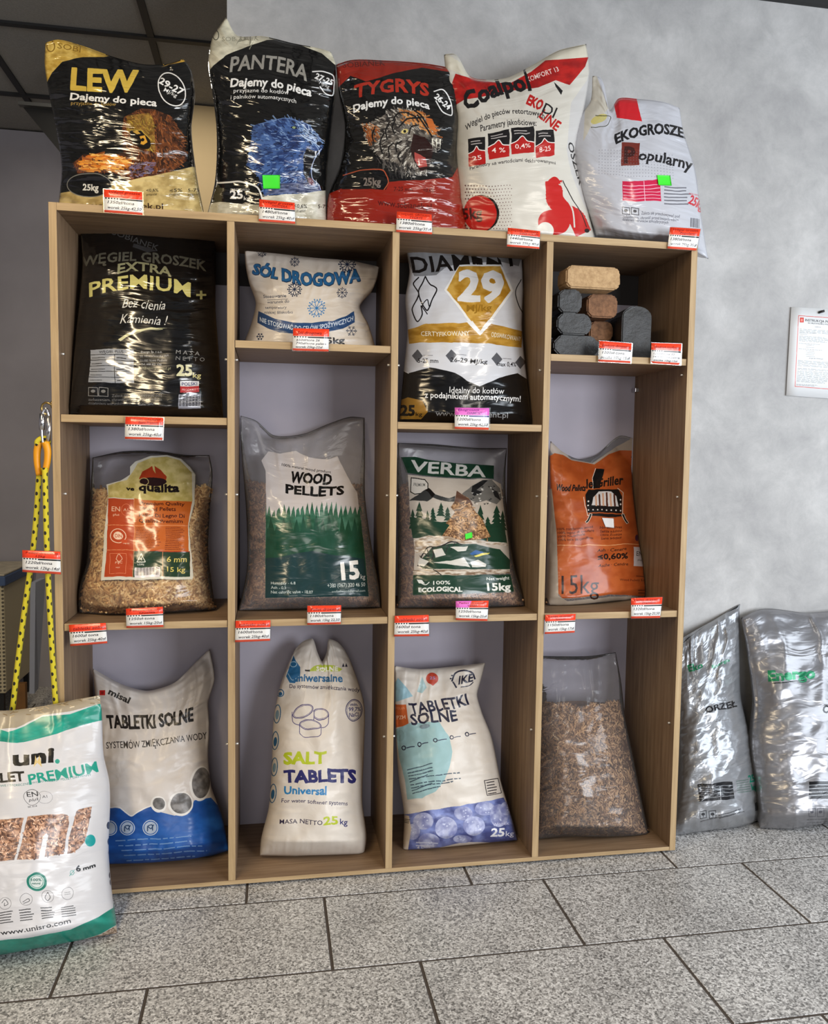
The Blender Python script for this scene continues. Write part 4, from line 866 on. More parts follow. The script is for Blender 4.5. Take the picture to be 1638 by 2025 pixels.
A.text('CERTYFIKOWANY', 290, 1035, 735, 1028, 46, (226, 220, 200), .02); A.text('ODSIARKOWANY', 925, 1038, 1195, 1082, 42, (226, 220, 200), .02)
for x, y, t, w in ((258, 1215, '5-25 mm', 190), (560, 1212, '26-29 MJ/kg', 330), (975, 1240, 'max 0,4%', 180), (1195, 1270, '', 1)):
    A.poly([(x, y-55), (x+52, y), (x, y+62), (x-50, y)], (84, 86, 92))
    if t: A.text(t, x-5 if w > 200 else x+5, y+62, x+w, y+78 if w > 200 else y+68, 42, (26, 26, 30), .03)
    A.small(x+55, y-5, x+150, y, 1, 12, (90, 90, 96), x)
A.poly([(120, 1340), (170, 1372), (370, 1318), (600, 1370), (820, 1490), (1000, 1410), (1170, 1370), (1260, 1430), (1400, 1900), (0, 1900), (60, 1400)], (16, 16, 17))
A.curve([(120, 1345), (175, 1372)], 6, WH); A.text('Idealny do kotłów', 545, 1545, 1040, 1560, 60, (226, 226, 226), .012); A.text('z podajnikiem automatycznym!', 322, 1595, 1195, 1632, 58, (236, 236, 236), .03, arc=6)
A.poly([(90, 1620), (170, 1590), (300, 1620), (350, 1720), (290, 1790), (80, 1790)], (150, 110, 40)); A.text('25', 105, 1755, 230, 1755, 96, (26, 22, 16), .05); A.text('kg', 240, 1760, 300, 1760, 36, (26, 22, 16), .02)
A.text('www.ekodiament.pl', 420, 1756, 1080, 1780, 50, (160, 160, 160), .012)
B.build(film('certified_print', A, .2, crease=(2.5, 13), strength=.4, coat=.4))

# -- QUALITA pellets
o = ([(157, 1212), (153, 1180), (171, 1110), (176, 1020), (180, 955), (183, 905)], [(427, 1206), (420, 1160), (413, 1080), (416, 1000), (420, 930), (414, 900)],
     [(240, 893), (310, 892), (370, 900)], [(200, 1221), (320, 1216)])
B = Bag('pellet_bag', 'clear bag of pale pellets with orange, cream and green print', o, .128, ZB, .30, .075, deck=(-9, 9, -9), ymax=D, xlim=col(0), seed=47, fill=.80, lump=.010, fold=.004, top_t=.12)
A = Art(B.out, CL).fr(4.55, 110, 860); CR = (206, 190, 122)
A.poly([(455, 450), (580, 420), (670, 360), (670, 290), (720, 240), (860, 190), (1000, 180), (1130, 215), (1210, 290), (1256, 360), (1250, 620), (1200, 800), (1240, 1280), (1230, 1300), (410, 1310), (440, 900), (470, 560)], (216, 214, 200))
A.poly([(470, 460), (640, 410), (690, 340), (740, 255), (870, 205), (1000, 196), (1120, 228), (1225, 340), (1232, 600), (470, 568)], CR, noise=((184, 168, 96), (216, 200, 136), 60, 50, 2))
A.poly([(470, 575), (1228, 605), (1188, 800), (1196, 1045), (1210, 1045), (1210, 1272), (440, 1280), (460, 1040), (472, 800)], (180, 70, 36))
A.poly([(708, 576), (1228, 600), (1195, 790), (1200, 1042), (700, 1035)], (196, 102, 44))
A.poly([(696, 1042), (1208, 1052), (1210, 1275), (696, 1280)], (38, 62, 44))
for a in ([(708, 576), (700, 1280)], [(460, 808), (1190, 812)], [(455, 1036), (700, 1036)], [(966, 1048), (966, 1275)]): A.line(a, 4, (232, 160, 110))
A.poly([(750, 400), (780, 330), (870, 280), (880, 320), (900, 350), (890, 280), (950, 320), (1000, 380), (990, 420)], (168, 60, 34)); A.ell(875, 422, 125, 38, (42, 26, 30)); A.ell(795, 424, 44, 36, (196, 180, 120), 6)
A.text('ve', 632, 500, 705, 508, 40, (30, 26, 24), .06); A.text('qualita', 750, 508, 1112, 510, 70, (28, 24, 26), .06)
A.text('EN', 505, 685, 582, 685, 44, (238, 200, 170), .01); A.text('plus', 520, 722, 575, 722, 22, (238, 200, 170)); A.ell(640, 672, 48, 52, (226, 130, 90), 3); A.text('A1', 612, 682, 655, 682, 26, (238, 200, 170))
for i, t in enumerate(('Premium Quality', 'Wood Pellets', 'Pellet Di Legno Di', 'Qualità Premium')): A.text(t, 758-i*3, 622+i*50+(10 if i > 1 else 0), (1160, 1080, 1160, 1145)[i], 640+i*46+(10 if i > 1 else 0), 33, (58, 20, 22), .035)
A.small(722, 830, 950, 832, 13, 15, (110, 44, 26), 4); A.small(990, 830, 1170, 832, 14, 15, (110, 44, 26), 8)
A.ell(562, 908, 68, 66, (238, 206, 180), 7); A.ell(562, 908, 40, 34, (238, 206, 180)); A.text('DIN', 536, 924, 592, 922, 30, (180, 70, 36), .03); A.text('Geprüft', 600, 980, 662, 982, 15, (238, 206, 180), .01); A.rect(590, 940, 640, 972, (196, 78, 40))
A.line([(488, 1068), (632, 1070), (632, 1250), (488, 1250), (488, 1068)], 3, (232, 150, 110)); A.curve([(540, 1120), (565, 1075), (592, 1120), (565, 1145), (540, 1120)], 5, (238, 200, 170)); A.line([(565, 1145), (565, 1165)], 5, (238, 200, 170)); A.text('FSC', 535, 1160, 596, 1160, 18, (238, 200, 170), .02); A.text('MIX', 545, 1205, 580, 1205, 13, (238, 200, 170))
A.line([(770, 1066), (808, 1138), (732, 1138), (770, 1066)], 7, (226, 224, 210)); A.text('4', 758, 1125, 780, 1125, 30, (226, 224, 210), .03); A.text('LDPE', 738, 1166, 798, 1166, 15, (226, 224, 210), .02)
A.rect(715, 1188, 940, 1285, (226, 220, 222))
for k in range(30): A.line([(724+k*7, 1192), (724+k*7, 1262)], 2+(k*5 % 4), (40, 34, 40))
A.text('6 mm', 1003, 1135, 1180, 1138, 50, (226, 206, 110), .02); A.text('15 kg', 1005, 1228, 1166, 1232, 52, (226, 206, 110), .02)
B.build(film('qualita_print', A, .2, crease=(3, 10), strength=.35, milky=.05, coat=.3), 'pellet bags in the middle row'); B.pellets(M_PEL_LIGHT, A, 3600, r=.0031, ln=.023, v1=.80, layers=.009)

# -- WOOD PELLETS
o = ([(472, 1209), (488, 1130), (487, 1010), (479, 910), (473, 821)], [(756, 1202), (748, 1150), (735, 1080), (722, 980), (722, 900), (721, 826)],
     [(505, 831), (540, 860), (600, 858), (650, 838), (695, 824)], [(600, 1206)])
B = Bag('pellet_bag', 'pellet bag lettered WOOD PELLETS over a dark green forest, second column', o, .125, ZB, .31, .072, deck=(-9, 9, -9), ymax=D, xlim=col(1), seed=53, fill=.76, lump=.012, fold=.006, top_t=.10, topfold=.010)
A = Art(B.out, CL).fr(4.218, 450, 800); PW = (196, 190, 190)
A.poly([(285, 470), (340, 395), (440, 410), (570, 385), (680, 440), (830, 460), (920, 430), (1000, 600), (1085, 740), (1100, 900), (1180, 1600), (315, 1615), (325, 900), (320, 560)], PW)
edge = [(320, 830)]; rr = random.Random(5); x = 330
while x < 1100: edge += [(x, 905+rr.randint(-20, 25)), (x+18, 905+rr.randint(-75, -25)-(30 if 600 < x < 1000 else 0)), (x+36, 925+rr.randint(-10, 25))]; x += 40
A.poly(edge+[(1105, 880), (1180, 1600), (315, 1615)], (36, 84, 62), noise=((30, 78, 56), (70, 118, 98), 90, 70, 4))
edge = [(325, 980)]; x = 335
while x < 1100: edge += [(x, 1040+rr.randint(-20, 25)), (x+26, 960+rr.randint(-60, 30)), (x+50, 1050+rr.randint(-10, 25))]; x += 54
A.poly(edge+[(1115, 950), (1180, 1600), (315, 1615)], (22, 66, 46), .9, noise=((16, 60, 40), (30, 76, 60), 60, 160, 6))
A.poly([(320, 1280), (700, 1230), (1140, 1290), (1180, 1600), (315, 1615)], (26, 50, 60), .75)
A.text('100% natural wood product', 452, 510, 862, 572, 24, (30, 30, 32), .02, arc=-6); A.text('WOOD', 518, 645, 860, 672, 92, K, .05, slant=.1, arc=-4); A.text('PELLETS', 482, 738, 970, 752, 74, K, .06, arc=-14)
A.text('15', 955, 1462, 1102, 1448, 150, (236, 236, 232), .045); A.text('kg', 1110, 1455, 1150, 1455, 42, (200, 200, 200))
for i, (t, w) in enumerate((('Humidity - 6.8', 205), ('Ash - 0.5', 125), ('Net calorific value - 18.07', 350))): A.text(t, 362, 1500+i*38, 362+w, 1500+i*38, 25, (190, 200, 198), .02)
A.text('+380 (067) 320 46 50', 835, 1528, 1150, 1516, 34, (200, 208, 206), .01); A.text('ecofuelwood@gmail.com', 872, 1568, 1150, 1560, 20, (180, 190, 188), .01)
B.build(film('forest_print', A, .24, crease=(3, 14), strength=.4, milky=.16, coat=.25), 'pellet bags in the middle row'); B.pellets(M_PEL_BROWN, A, 3200, r=.0028, ln=.015, v1=.66)

# -- VERBA
o = ([(786, 1204), (788, 1100), (787, 1000), (786, 930), (787, 876)], [(1042, 1201), (1020, 1130), (1006, 1050), (1000, 960), (1000, 930), (1003, 886)],
     [(850, 878), (950, 886)], [(900, 1204)])
B = Bag('pellet_bag', 'pellet bag lettered VERBA with a fir tree, mountains and green bands', o, .115, ZB, .32, .070, deck=(-9, 9, -9), ymax=D, xlim=col(2), seed=59, fill=.8, lump=.008, fold=.004, top_t=.10)
A = Art(B.out, CL).fr(4.939, 760, 860); GN = (22, 58, 42); LG = (188, 178, 166)
A.poly([(168, 218), (300, 212), (600, 270), (1072, 300), (1068, 430), (900, 425), (600, 415), (230, 375)], GN); A.text('VERBA', 258, 352, 988, 418, 112, (206, 206, 200), .035)
A.poly([(232, 390), (640, 425), (1060, 440), (1140, 480), (1215, 1060), (1230, 1330), (290, 1340), (300, 1100), (250, 700)], LG)
A.poly([(262, 425), (410, 440), (432, 490), (420, 570), (290, 580), (255, 540)], (206, 200, 190)); A.line([(266, 420), (400, 434), (430, 470), (428, 560), (300, 584), (258, 560), (266, 420)], 9, (28, 32, 30)); A.text('PREMIUM', 290, 500, 402, 502, 34, (90, 90, 86), .01)
A.poly([(240, 640), (330, 590), (400, 540), (440, 520), (500, 580), (560, 600), (640, 610), (700, 590), (690, 650), (560, 640), (480, 610), (420, 650), (330, 640)], (52, 54, 54)); A.poly([(400, 540), (440, 520), (500, 580), (470, 610), (430, 560)], K)
A.poly([(760, 570), (850, 500), (960, 450), (1050, 440), (1130, 520), (1150, 620), (1100, 680), (1000, 640), (900, 660), (820, 620)], (110, 108, 104)); A.poly([(860, 500), (960, 450), (1010, 450), (960, 500), (900, 540), (960, 560), (880, 600), (850, 570)], (28, 30, 32)); A.poly([(1050, 520), (1110, 560), (1140, 640), (1080, 600)], (34, 36, 38))
for k in range(26): x, y = 830+rr.random()*320, 480+rr.random()*190; A.poly([(x, y), (x+26, y+4), (x+10, y+16)], (230, 228, 222) if k % 2 else (36, 38, 40), .8)
def fir(x, y, w, h, c, n=4):
    for k in range(n): a = y+h*k/n*.8; ww = w*(.35+.65*(k+1)/n)/2; A.poly([(x, a), (x+ww, a+h*.36), (x-ww, a+h*.36)], c)
A.poly([(250, 800), (400, 820), (560, 850), (640, 840), (700, 1000), (1040, 990), (960, 880), (1170, 860), (1200, 1060), (900, 1030), (500, 985), (280, 1010)], GN); A.poly([(400, 770), (640, 730), (660, 800), (500, 830)], (180, 178, 164), .8)
for x, y, w, h in ((345, 650, 120, 260), (280, 720, 80, 200), (425, 740, 60, 150), (480, 710, 70, 130), (556, 660, 90, 140), (940, 680, 110, 260), (1010, 790, 90, 150), (1100, 690, 130, 220), (1160, 740, 80, 200), (620, 700, 80, 140)): fir(x, y, w, h, GN)
A.poly([(715, 540), (830, 620), (860, 700), (900, 760), (960, 820), (990, 900), (1040, 990), (900, 1030), (700, 1020), (560, 990), (640, 880), (600, 860), (690, 760), (650, 700), (700, 640)], (140, 104, 70), noise=((92, 62, 40), (190, 148, 104), 16, 12, 8))
A.poly([(715, 540), (850, 640), (870, 690), (690, 650)], (96, 66, 52))
for k in range(120):
    y = 640+rr.random()*370; w = 40+(y-640)*.52; x = 800+rr.uniform(-w, w); t = rr.random()*3.14; A.line([(x, y), (x+34*math.cos(t), y+34*math.sin(t))], 9, rr.choice(((206, 164, 116), (176, 132, 90), (84, 56, 36), (222, 184, 140))), .9)
A.poly([(290, 1020), (440, 980), (700, 1020), (900, 1020), (1215, 1060), (1215, 1090), (900, 1050), (700, 1060), (460, 1080), (300, 1160)], (200, 190, 176), noise=((150, 128, 104), (214, 206, 196), 40, 14, 3))
A.poly([(470, 1090), (700, 1060), (900, 1060), (1130, 1120), (1230, 1220), (1230, 1310), (380, 1310), (330, 1260)], GN)
A.curve([(330, 1280), (380, 1160), (430, 1090), (500, 1090), (700, 1050), (760, 1070)], 12, (24, 26, 28)); A.curve([(470, 1090), (480, 1180), (400, 1310)], 11, (24, 26, 28))
for a in ([(350, 1180), (450, 1290)], [(380, 1130), (440, 1200), (370, 1260)], [(500, 1110), (560, 1190)], [(560, 1100), (510, 1190)], [(620, 1080), (600, 1150)], [(690, 1060), (650, 1130)], [(420, 1100), (440, 1200)]): A.line(a, 8, (24, 26, 28))
for a in ([(470, 1245), (640, 1230), (780, 1195), (840, 1290), (690, 1270), (560, 1255)], [(840, 1240), (920, 1215), (1000, 1260), (990, 1290), (860, 1290)], [(640, 1100), (820, 1080), (800, 1130), (720, 1140)], [(480, 1120), (560, 1110), (600, 1180), (500, 1200)], [(350, 1200), (440, 1240), (390, 1290), (330, 1270)]): A.poly(a, (206, 204, 196))
A.poly([(835, 1160), (900, 1120), (960, 1135), (980, 1150), (860, 1170)], (36, 88, 150)); A.poly([(880, 1180), (960, 1150), (1035, 1150), (1020, 1165), (940, 1180), (900, 1190)], (222, 206, 80))
A.poly([(280, 1320), (700, 1318), (1230, 1310), (1230, 1350), (700, 1375), (280, 1372)], (160, 146, 128), noise=((120, 96, 74), (206, 196, 182), 50, 12, 5)); A.curve([(480, 1315), (520, 1340), (560, 1370)], 9, (30, 28, 26))
A.poly([(282, 1368), (700, 1372), (1235, 1362), (1268, 1530), (900, 1548), (280, 1565)], GN)
A.poly([(318, 1412), (370, 1415), (400, 1450), (340, 1450)], (226, 228, 222)); A.curve([(360, 1445), (410, 1462), (440, 1440)], 8, (226, 228, 222)); A.text('100%', 478, 1468, 650, 1466, 40, (226, 228, 222), .035); A.text('ECOLOGICAL', 338, 1534, 762, 1530, 44, (226, 228, 222), .045)
A.text('Net weight', 1003, 1422, 1225, 1410, 32, (226, 228, 222), .035); A.text('15kg', 1008, 1520, 1236, 1514, 72, (236, 238, 232), .05)
B.build(film('verba_print', A, .26, crease=(3, 10), strength=.3, milky=.12, coat=.25), 'pellet bags in the middle row'); B.pellets(M_PEL_BROWN, A, 3000, r=.0028, ln=.015, v1=.74)
B.patch('sticker', [(920, 1056), (934, 1052), (935, 1063), (921, 1067)], STK, label='crumpled green sticker')

# -- orange stove bag
o = ([(1081, 1200), (1085, 1100), (1088, 1000), (1086, 920), (1089, 872)], [(1288, 1180), (1275, 1110), (1262, 1040), (1253, 960), (1252, 900), (1245, 868)],
     [(1112, 893), (1145, 908), (1180, 900), (1222, 862)], [(1130, 1203), (1210, 1194)])
B = Bag('pellet_bag', 'orange pellet bag with a black stove drawing and 15kg', o, .12, ZB, .30, .074, deck=(-9, 9, -9), ymax=D, xlim=col(3), seed=61, fill=.8, lump=.011, fold=.004, top_t=.10, q=.25, xb=1.28)
OR = (172, 80, 32)
A = Art(B.out, CL).fr(4.82, 1060, 850)
A.poly([(60, 60), (340, 280), (540, 320), (740, 180), (900, 60), (960, 300), (800, 260), (560, 330), (300, 320), (160, 230)], (214, 196, 176, 120))
A.poly([(132, 250), (180, 222), (260, 240), (340, 290), (560, 330), (700, 230), (800, 195), (900, 200), (930, 300), (935, 560), (990, 960), (1050, 1300), (1100, 1590), (700, 1570), (250, 1605), (215, 1560), (200, 1150), (165, 800), (130, 500)], OR, noise=((162, 72, 28), (184, 92, 42), 120, 90, 5))
A.poly([(60, 600), (150, 560), (200, 1000), (215, 1580), (300, 1630), (700, 1590), (1100, 1590), (1090, 1610), (600, 1640), (150, 1700), (60, 1500)], (196, 180, 160, 190))
A.poly([(578, 372), (655, 372), (640, 430), (625, 470), (610, 560), (545, 560), (540, 460)], K); A.line([(572, 370), (540, 460), (545, 560)], 5, (226, 214, 200))
A.text('Wood Pellets', 190, 575, 470, 585, 62, (24, 16, 14), .035, slant=.15); A.text('le Griller', 480, 560, 830, 520, 88, (26, 18, 16), .045, slant=.15)
A.poly([(470, 620), (500, 570), (790, 570), (825, 640), (820, 790), (490, 790)], K); A.line([(455, 640), (490, 810), (825, 810), (835, 600), (780, 560)], 6, (220, 206, 190))
A.poly([(530, 720), (545, 640), (600, 590), (720, 590), (770, 640), (790, 730)], (206, 200, 196))
for k in range(6): x = 560+k*36; A.poly([(x, 600+abs(k-3)*8), (x+16, 600+abs(k-3)*8), (x+24, 728), (x+6, 728)], (78, 40, 28) if k % 2 else (196, 150, 120))
for k in range(8): A.ell(500+k*44, 765, 7, 7, (220, 210, 200))
for y in (680, 720): A.ell(500, y, 8, 8, (220, 210, 200)); A.ell(810, y-10, 8, 8, (220, 210, 200))
A.poly([(490, 800), (850, 800), (850, 815), (700, 832), (540, 820)], K)
for a in ([(520, 805), (490, 870), (480, 880)], [(830, 805), (850, 850), (872, 885)]): A.curve(a, 26, (222, 208, 190)); A.curve(a, 16, K)
for i in range(4): A.text(('100% coniferous wood', '100% legno di conifere', '100% Nadelholz', '100% bois de conifères')[i], 205+i*4, 962+i*33, (540, 552, 465, 548)[i], 938+i*33, 23, (66, 22, 14), .03); A.text(('No additives', 'Senza additivi', 'Ohne Zusätze', 'Sans additif')[i], 608+i*5, 942+i*34, 822, 938+i*35, 23, (66, 22, 14), .03)
A.line([(205, 1100), (600, 1092), (995, 1095)], 5, (226, 170, 120))
A.text('Ash · Cenere', 582, 1155, 868, 1150, 30, (40, 18, 14), .03, slant=.2); A.text('≤0,60%', 590, 1232, 878, 1230, 58, (30, 16, 14), .045); A.text('Asche · Cendre', 592, 1300, 880, 1296, 28, (50, 20, 14), .03, slant=.2)
A.rect(935, 1120, 1050, 1300, (206, 200, 206)); A.text('EN', 958, 1200, 1012, 1204, 44, (30, 30, 34), .01); A.text('plus', 972, 1245, 1010, 1250, 22, (60, 60, 66)); A.ell(965, 1030, 18, 32, (70, 24, 60))
A.text('15kg', 245, 1562, 600, 1560, 180, (44, 20, 14), .0); A.small(960, 1395, 1060, 1400, 1, 20, (90, 30, 18), 5); A.text('Wood Pellets S.r.l.', 800, 1445, 1060, 1440, 22, (80, 28, 16), .02); A.small(980, 1530, 1080, 1530, 2, 26, (80, 28, 16), 5)
B.build(film('orange_print', A, .32, crease=(3, 8), strength=.25, milky=.18, coat=.2), 'pellet bags in the middle row'); B.pellets(M_PEL_BROWN, A, 1500, r=.0028, ln=.015, v1=.8)
B.patch('sticker', [(1191, 1024), (1214, 1025), (1215, 1044), (1198, 1042)], STKW, label='blank white sticker')

# -- TABLETKI SOLNE, blue base
o = ([(175, 1712), (183, 1600), (186, 1500), (190, 1400), (183, 1322)], [(453, 1682), (441, 1620), (419, 1560), (412, 1500), (414, 1430), (412, 1390), (424, 1345), (415, 1284)],
     [(240, 1353), (290, 1366), (345, 1350), (385, 1312)], [(300, 1709), (400, 1698)])
B = Bag('salt_bag', 'white salt tablet bag with blue base, bottom left compartment', o, .135, T, .25, .085, deck=(-9, 9, -9), ymax=D, xlim=col(0), seed=67, fill=.62, lump=.015, fold=.009, top_t=.14, topfold=.014)
GW = (206, 200, 196)
A = Art(B.out, GW).fr(3.616, 110, 1220)
A.rect(315, 525, 356, 562, (190, 30, 30)); A.text('misal', 376, 552, 522, 620, 46, (30, 28, 30), .05); A.rect(326, 534, 345, 552, (140, 20, 20))
A.text('TABLETKI SOLNE', 372, 794, 990, 742, 96, (24, 22, 24), .05, arc=-22); A.text('SYSTEMÓW ZMIĘKCZANIA WODY', 362, 940, 1085, 870, 50, (34, 30, 32), .012, arc=-14)
A.poly([(180, 1480), (300, 1380), (400, 1358), (460, 1370), (540, 1425), (620, 1380), (680, 1355), (760, 1395), (850, 1420), (960, 1390), (990, 1310), (1110, 1290), (1300, 1500), (1260, 2000), (100, 2000)], (24, 80, 156), noise=((20, 72, 146), (32, 92, 172), 120, 60, 2))
A.curve([(380, 1362), (440, 1358), (540, 1420), (620, 1376), (680, 1350)], 8, (226, 222, 220))
for x, y, rx, ry, t in ((738, 1338, 58, 56, -.2), (895, 1335, 88, 86, -.6), (1036, 1190, 78, 124, .1)):
    A.ell(x, y, rx, ry, (224, 222, 220), rot=t); A.ell(x+4, y-4, rx-13, ry-14, (112, 110, 110), rot=t, noise=((82, 80, 80), (138, 136, 136), 40, 40, int(x)))
for x in (388, 514, 675): A.ell(x, 1508, 54, 54, (196, 206, 220), 6); A.ell(x, 1508, 42, 42, (172, 186, 206))
for x in (514, 675): A.curve([(x-20, 1530), (x-16, 1495), (x+10, 1490), (x+14, 1525)], 7, (30, 60, 100)); A.curve([(x-16, 1500), (x+2, 1515), (x+22, 1490)], 6, (30, 60, 100))
for i in range(5): A.small(430+i*20, 1600+i*36, 1130, 1560+i*36, 1, 20, (140, 168, 206), i+3, .7)
B.build(film('salt_tablet_blue_print', A, .42, crease=(5, 7), strength=.3, coat=.1), 'salt bags in the bottom row')

# -- SALT TABLETS Universal
o = ([(514, 1692), (516, 1662), (531, 1600), (538, 1500), (541, 1425), (556, 1350), (568, 1318), (583, 1285)], [(720, 1691), (725, 1660), (717, 1590), (720, 1480), (720, 1390), (704, 1335), (690, 1300), (681, 1284)],
     [(600, 1268), (617, 1263), (628, 1290), (637, 1308), (646, 1290), (651, 1264), (668, 1270)], [(615, 1694)])
B = Bag('salt_bag', 'tall narrow white bag lettered SALT TABLETS Universal', o, .10, T, .22, .085, deck=(-9, 9, -9), ymax=D, xlim=col(1), seed=71, fill=.88, lump=.010, fold=.005, top_t=.22, topfold=.010, nv=140)
A = Art(B.out, (212, 204, 194)).fr(3.75, 450, 1220); NV = (34, 34, 96); TB = (34, 96, 140); LM = (172, 186, 34)
A.poly([(640, 370), (700, 350), (800, 365), (850, 385), (830, 405), (600, 405)], (176, 190, 60)); A.text('SOLNE', 660, 402, 820, 402, 32, (236, 232, 220), .05)
A.poly([(490, 285), (510, 330), (540, 370), (540, 440), (500, 490), (460, 490), (435, 440), (460, 370)], TB); A.ell(490, 350, 26, 22, (160, 190, 206), 5); A.curve([(450, 420), (480, 470), (530, 440)], 6, (140, 170, 190))
A.text('▲▲', 850, 372, 892, 372, 26, (30, 30, 50)); A.rect(575, 392, 612, 405, (30, 26, 30)); A.text('uniwersalne', 492, 478, 852, 482, 56, TB, .045); A.text('Do systemów zmiękczania wody', 458, 528, 978, 552, 31, (40, 36, 62), .022, arc=4)
def tab(x, y, rx, ry, h, t=0):
    A.ell(x, y+h, rx, ry, (212, 204, 194)); A.ell(x, y+h, rx, ry, (64, 56, 110), 5); A.rect(x-rx, y, x+rx, y+h, (212, 204, 194)); A.line([(x-rx+2, y), (x-rx+2, y+h)], 5, (64, 56, 110)); A.line([(x+rx-2, y), (x+rx-2, y+h)], 5, (64, 56, 110)); A.ell(x, y, rx, ry, (212, 204, 194), rot=t); A.ell(x, y, rx, ry, (64, 56, 110), 6, rot=t); A.ell(x, y, rx-9, ry-9, (64, 56, 110), 3, rot=t)
tab(690, 718, 62, 42, 56); tab(560, 702, 82, 46, 64, -.45); tab(615, 800, 84, 40, 60)
A.ell(940, 690, 62, 82, (44, 44, 92), 6); A.ell(940, 690, 52, 72, (44, 44, 92), 3); A.text('min.', 912, 658, 968, 658, 24, NV, .03); A.text('99,7%', 900, 696, 988, 698, 30, NV, .03); A.text('NaCl', 905, 736, 972, 738, 30, NV, .03)
A.text('SALT', 420, 1088, 735, 1085, 90, LM, .06); A.text('TABLETS', 420, 1228, 952, 1228, 94, NV, .065); A.text('Universal', 418, 1312, 735, 1318, 54, (40, 120, 176), .045)
A.text('For water softener systems', 400, 1375, 892, 1395, 31, (56, 50, 80), .02, arc=2); A.text('MASA NETTO', 388, 1535, 705, 1540, 34, (44, 36, 62), .02); A.text('25', 712, 1542, 820, 1542, 62, LM, .045); A.text('kg', 835, 1540, 892, 1540, 46, NV, .025)
for x, y, ry in ((392, 565, 30), (368, 720, 70), (355, 915, 70), (348, 1112, 70), (336, 1310, 72)):
    A.ell(x, y, 27, ry, TB, 7, rot=.08); A.ell(x, y+6, 13, ry*.5, TB if y in (565, 915, 1310) else (120, 150, 170), rot=.1)
B.build(film('salt_tablets_print', A, .42, crease=(5, 9), strength=.25, coat=.1), 'salt bags in the bottom row')

# -- TABLETKI SOLNE, tilted
o = ([(797, 1684), (800, 1620), (788, 1530), (783, 1440), (781, 1317)], [(1024, 1663), (1016, 1630), (992, 1550), (970, 1450), (952, 1405), (944, 1372), (950, 1350), (960, 1311)],
     [(806, 1321), (825, 1323), (900, 1318)], [(870, 1679), (950, 1671)])
B = Bag('salt_bag', 'tilted white salt bag lettered TABLETKI SOLNE with lilac tablets at its base', o, .10, T, .24, .08, deck=(-9, 9, -9), ymax=D, xlim=col(2), seed=73, fill=.78, lump=.012, fold=.007, top_t=.14, topfold=.008)
A = Art(B.out, (212, 204, 194)).fr(4.403, 760, 1270); NK = (20, 22, 52); AQ = (150, 186, 190)
A.poly([(90, 360), (120, 310), (200, 400), (250, 470), (90, 520)], (146, 184, 196)); A.poly([(285, 430), (330, 300), (370, 400), (330, 445)], (158, 186, 188))
A.ell(418, 318, 54, 52, (186, 66, 46)); A.poly([(375, 345), (470, 340), (425, 385)], (186, 66, 46)); A.text('25', 395, 325, 445, 323, 26, (150, 140, 190), .03)
A.curve([(590, 340), (620, 270), (700, 245), (770, 270), (790, 320)], 14, NK); A.text('IKE', 648, 365, 772, 340, 68, NK, .05, slant=.3); A.curve([(600, 350), (630, 390)], 14, NK); A.curve([(670, 388), (740, 380), (775, 350)], 8, NK)
for x, y in ((580, 318), (592, 290)): A.ell(x, y, 9, 7, NK)
A.poly([(90, 540), (190, 540), (215, 720), (95, 745)], (196, 92, 40)); A.text('POLAN', 102, 585, 180, 580, 22, (226, 150, 110), .01); A.text('PZH', 110, 672, 186, 665, 34, (240, 200, 170), .03)
A.poly([(100, 760), (220, 700), (340, 700), (480, 700), (560, 820), (590, 960), (570, 1100), (530, 1200), (450, 1300), (330, 1360), (200, 1370), (180, 1200), (130, 1000)], AQ); A.ell(140, 815, 36, 50, (136, 170, 172)); A.ell(355, 735, 48, 20, (120, 140, 150))
A.text('TABLETKI', 235, 622, 742, 540, 100, NK, .035, arc=-18, slant=-.12); A.text('SOLNE', 240, 718, 640, 680, 96, NK, .04, slant=-.08)
for k in range(5):
    x, y = 170+k*137, 918-k*30; A.ell(x, y, 19, 19, NK, 8); A.small(x+24, y, x+95, y-16, 1, 20, NK, k)
for i in range(9): A.small(200+i*6, 1112+i*26, (430, 490, 495, 720, 390, 790, 725, 455, 530)[i], 1060+i*(25 if i < 4 else 23), 1, 24, (44, 60, 76), i+2)
A.line([(872, 1205), (990, 1185), (1020, 1310), (895, 1332), (872, 1205)], 6, (40, 36, 40)); A.small(890, 1222, 975, 1208, 5, 24, (50, 46, 50), 4)
A.poly([(170, 1500), (400, 1465), (760, 1410), (1040, 1350), (1180, 1650), (1150, 1750), (700, 1740), (200, 1850)], (86, 98, 160), noise=((64, 72, 126), (124, 138, 196), 90, 60, 3))
for x, y, rx, ry in ((690, 1490, 80, 60), (880, 1450, 90, 62), (340, 1560, 90, 74), (540, 1620, 96, 92), (780, 1600, 94, 84), (1000, 1510, 80, 100), (250, 1650, 60, 70), (390, 1730, 92, 66), (680, 1715, 80, 36), (1060, 1450, 50, 60)):
    A.ell(x, y, rx, ry, (150, 156, 196), noise=((118, 124, 172), (176, 182, 214), 46, 46, x))
    for k in range(5): A.ell(x+rr.uniform(-.6, .6)*rx, y+rr.uniform(-.6, .6)*ry, 7, 6, (206, 212, 236), a=.8)
A.text('25', 925, 1692, 1045, 1690, 72, (236, 236, 240), .05, slant=.15); A.text('kg', 1058, 1690, 1130, 1685, 46, (220, 220, 230), .01, slant=.15); A.text('Worek', 945, 1605, 1090, 1590, 32, (200, 200, 224)); A.small(280, 1745, 480, 1752, 2, 26, (210, 214, 230), 6); A.text('4 Dos', 285, 1800, 400, 1790, 22, (226, 226, 236), .02)
A.poly([(120, 1500), (215, 1510), (235, 1620), (205, 1830), (140, 1700)], (210, 196, 178)); A.small(180, 1540, 225, 1545, 3, 14, K, 2)
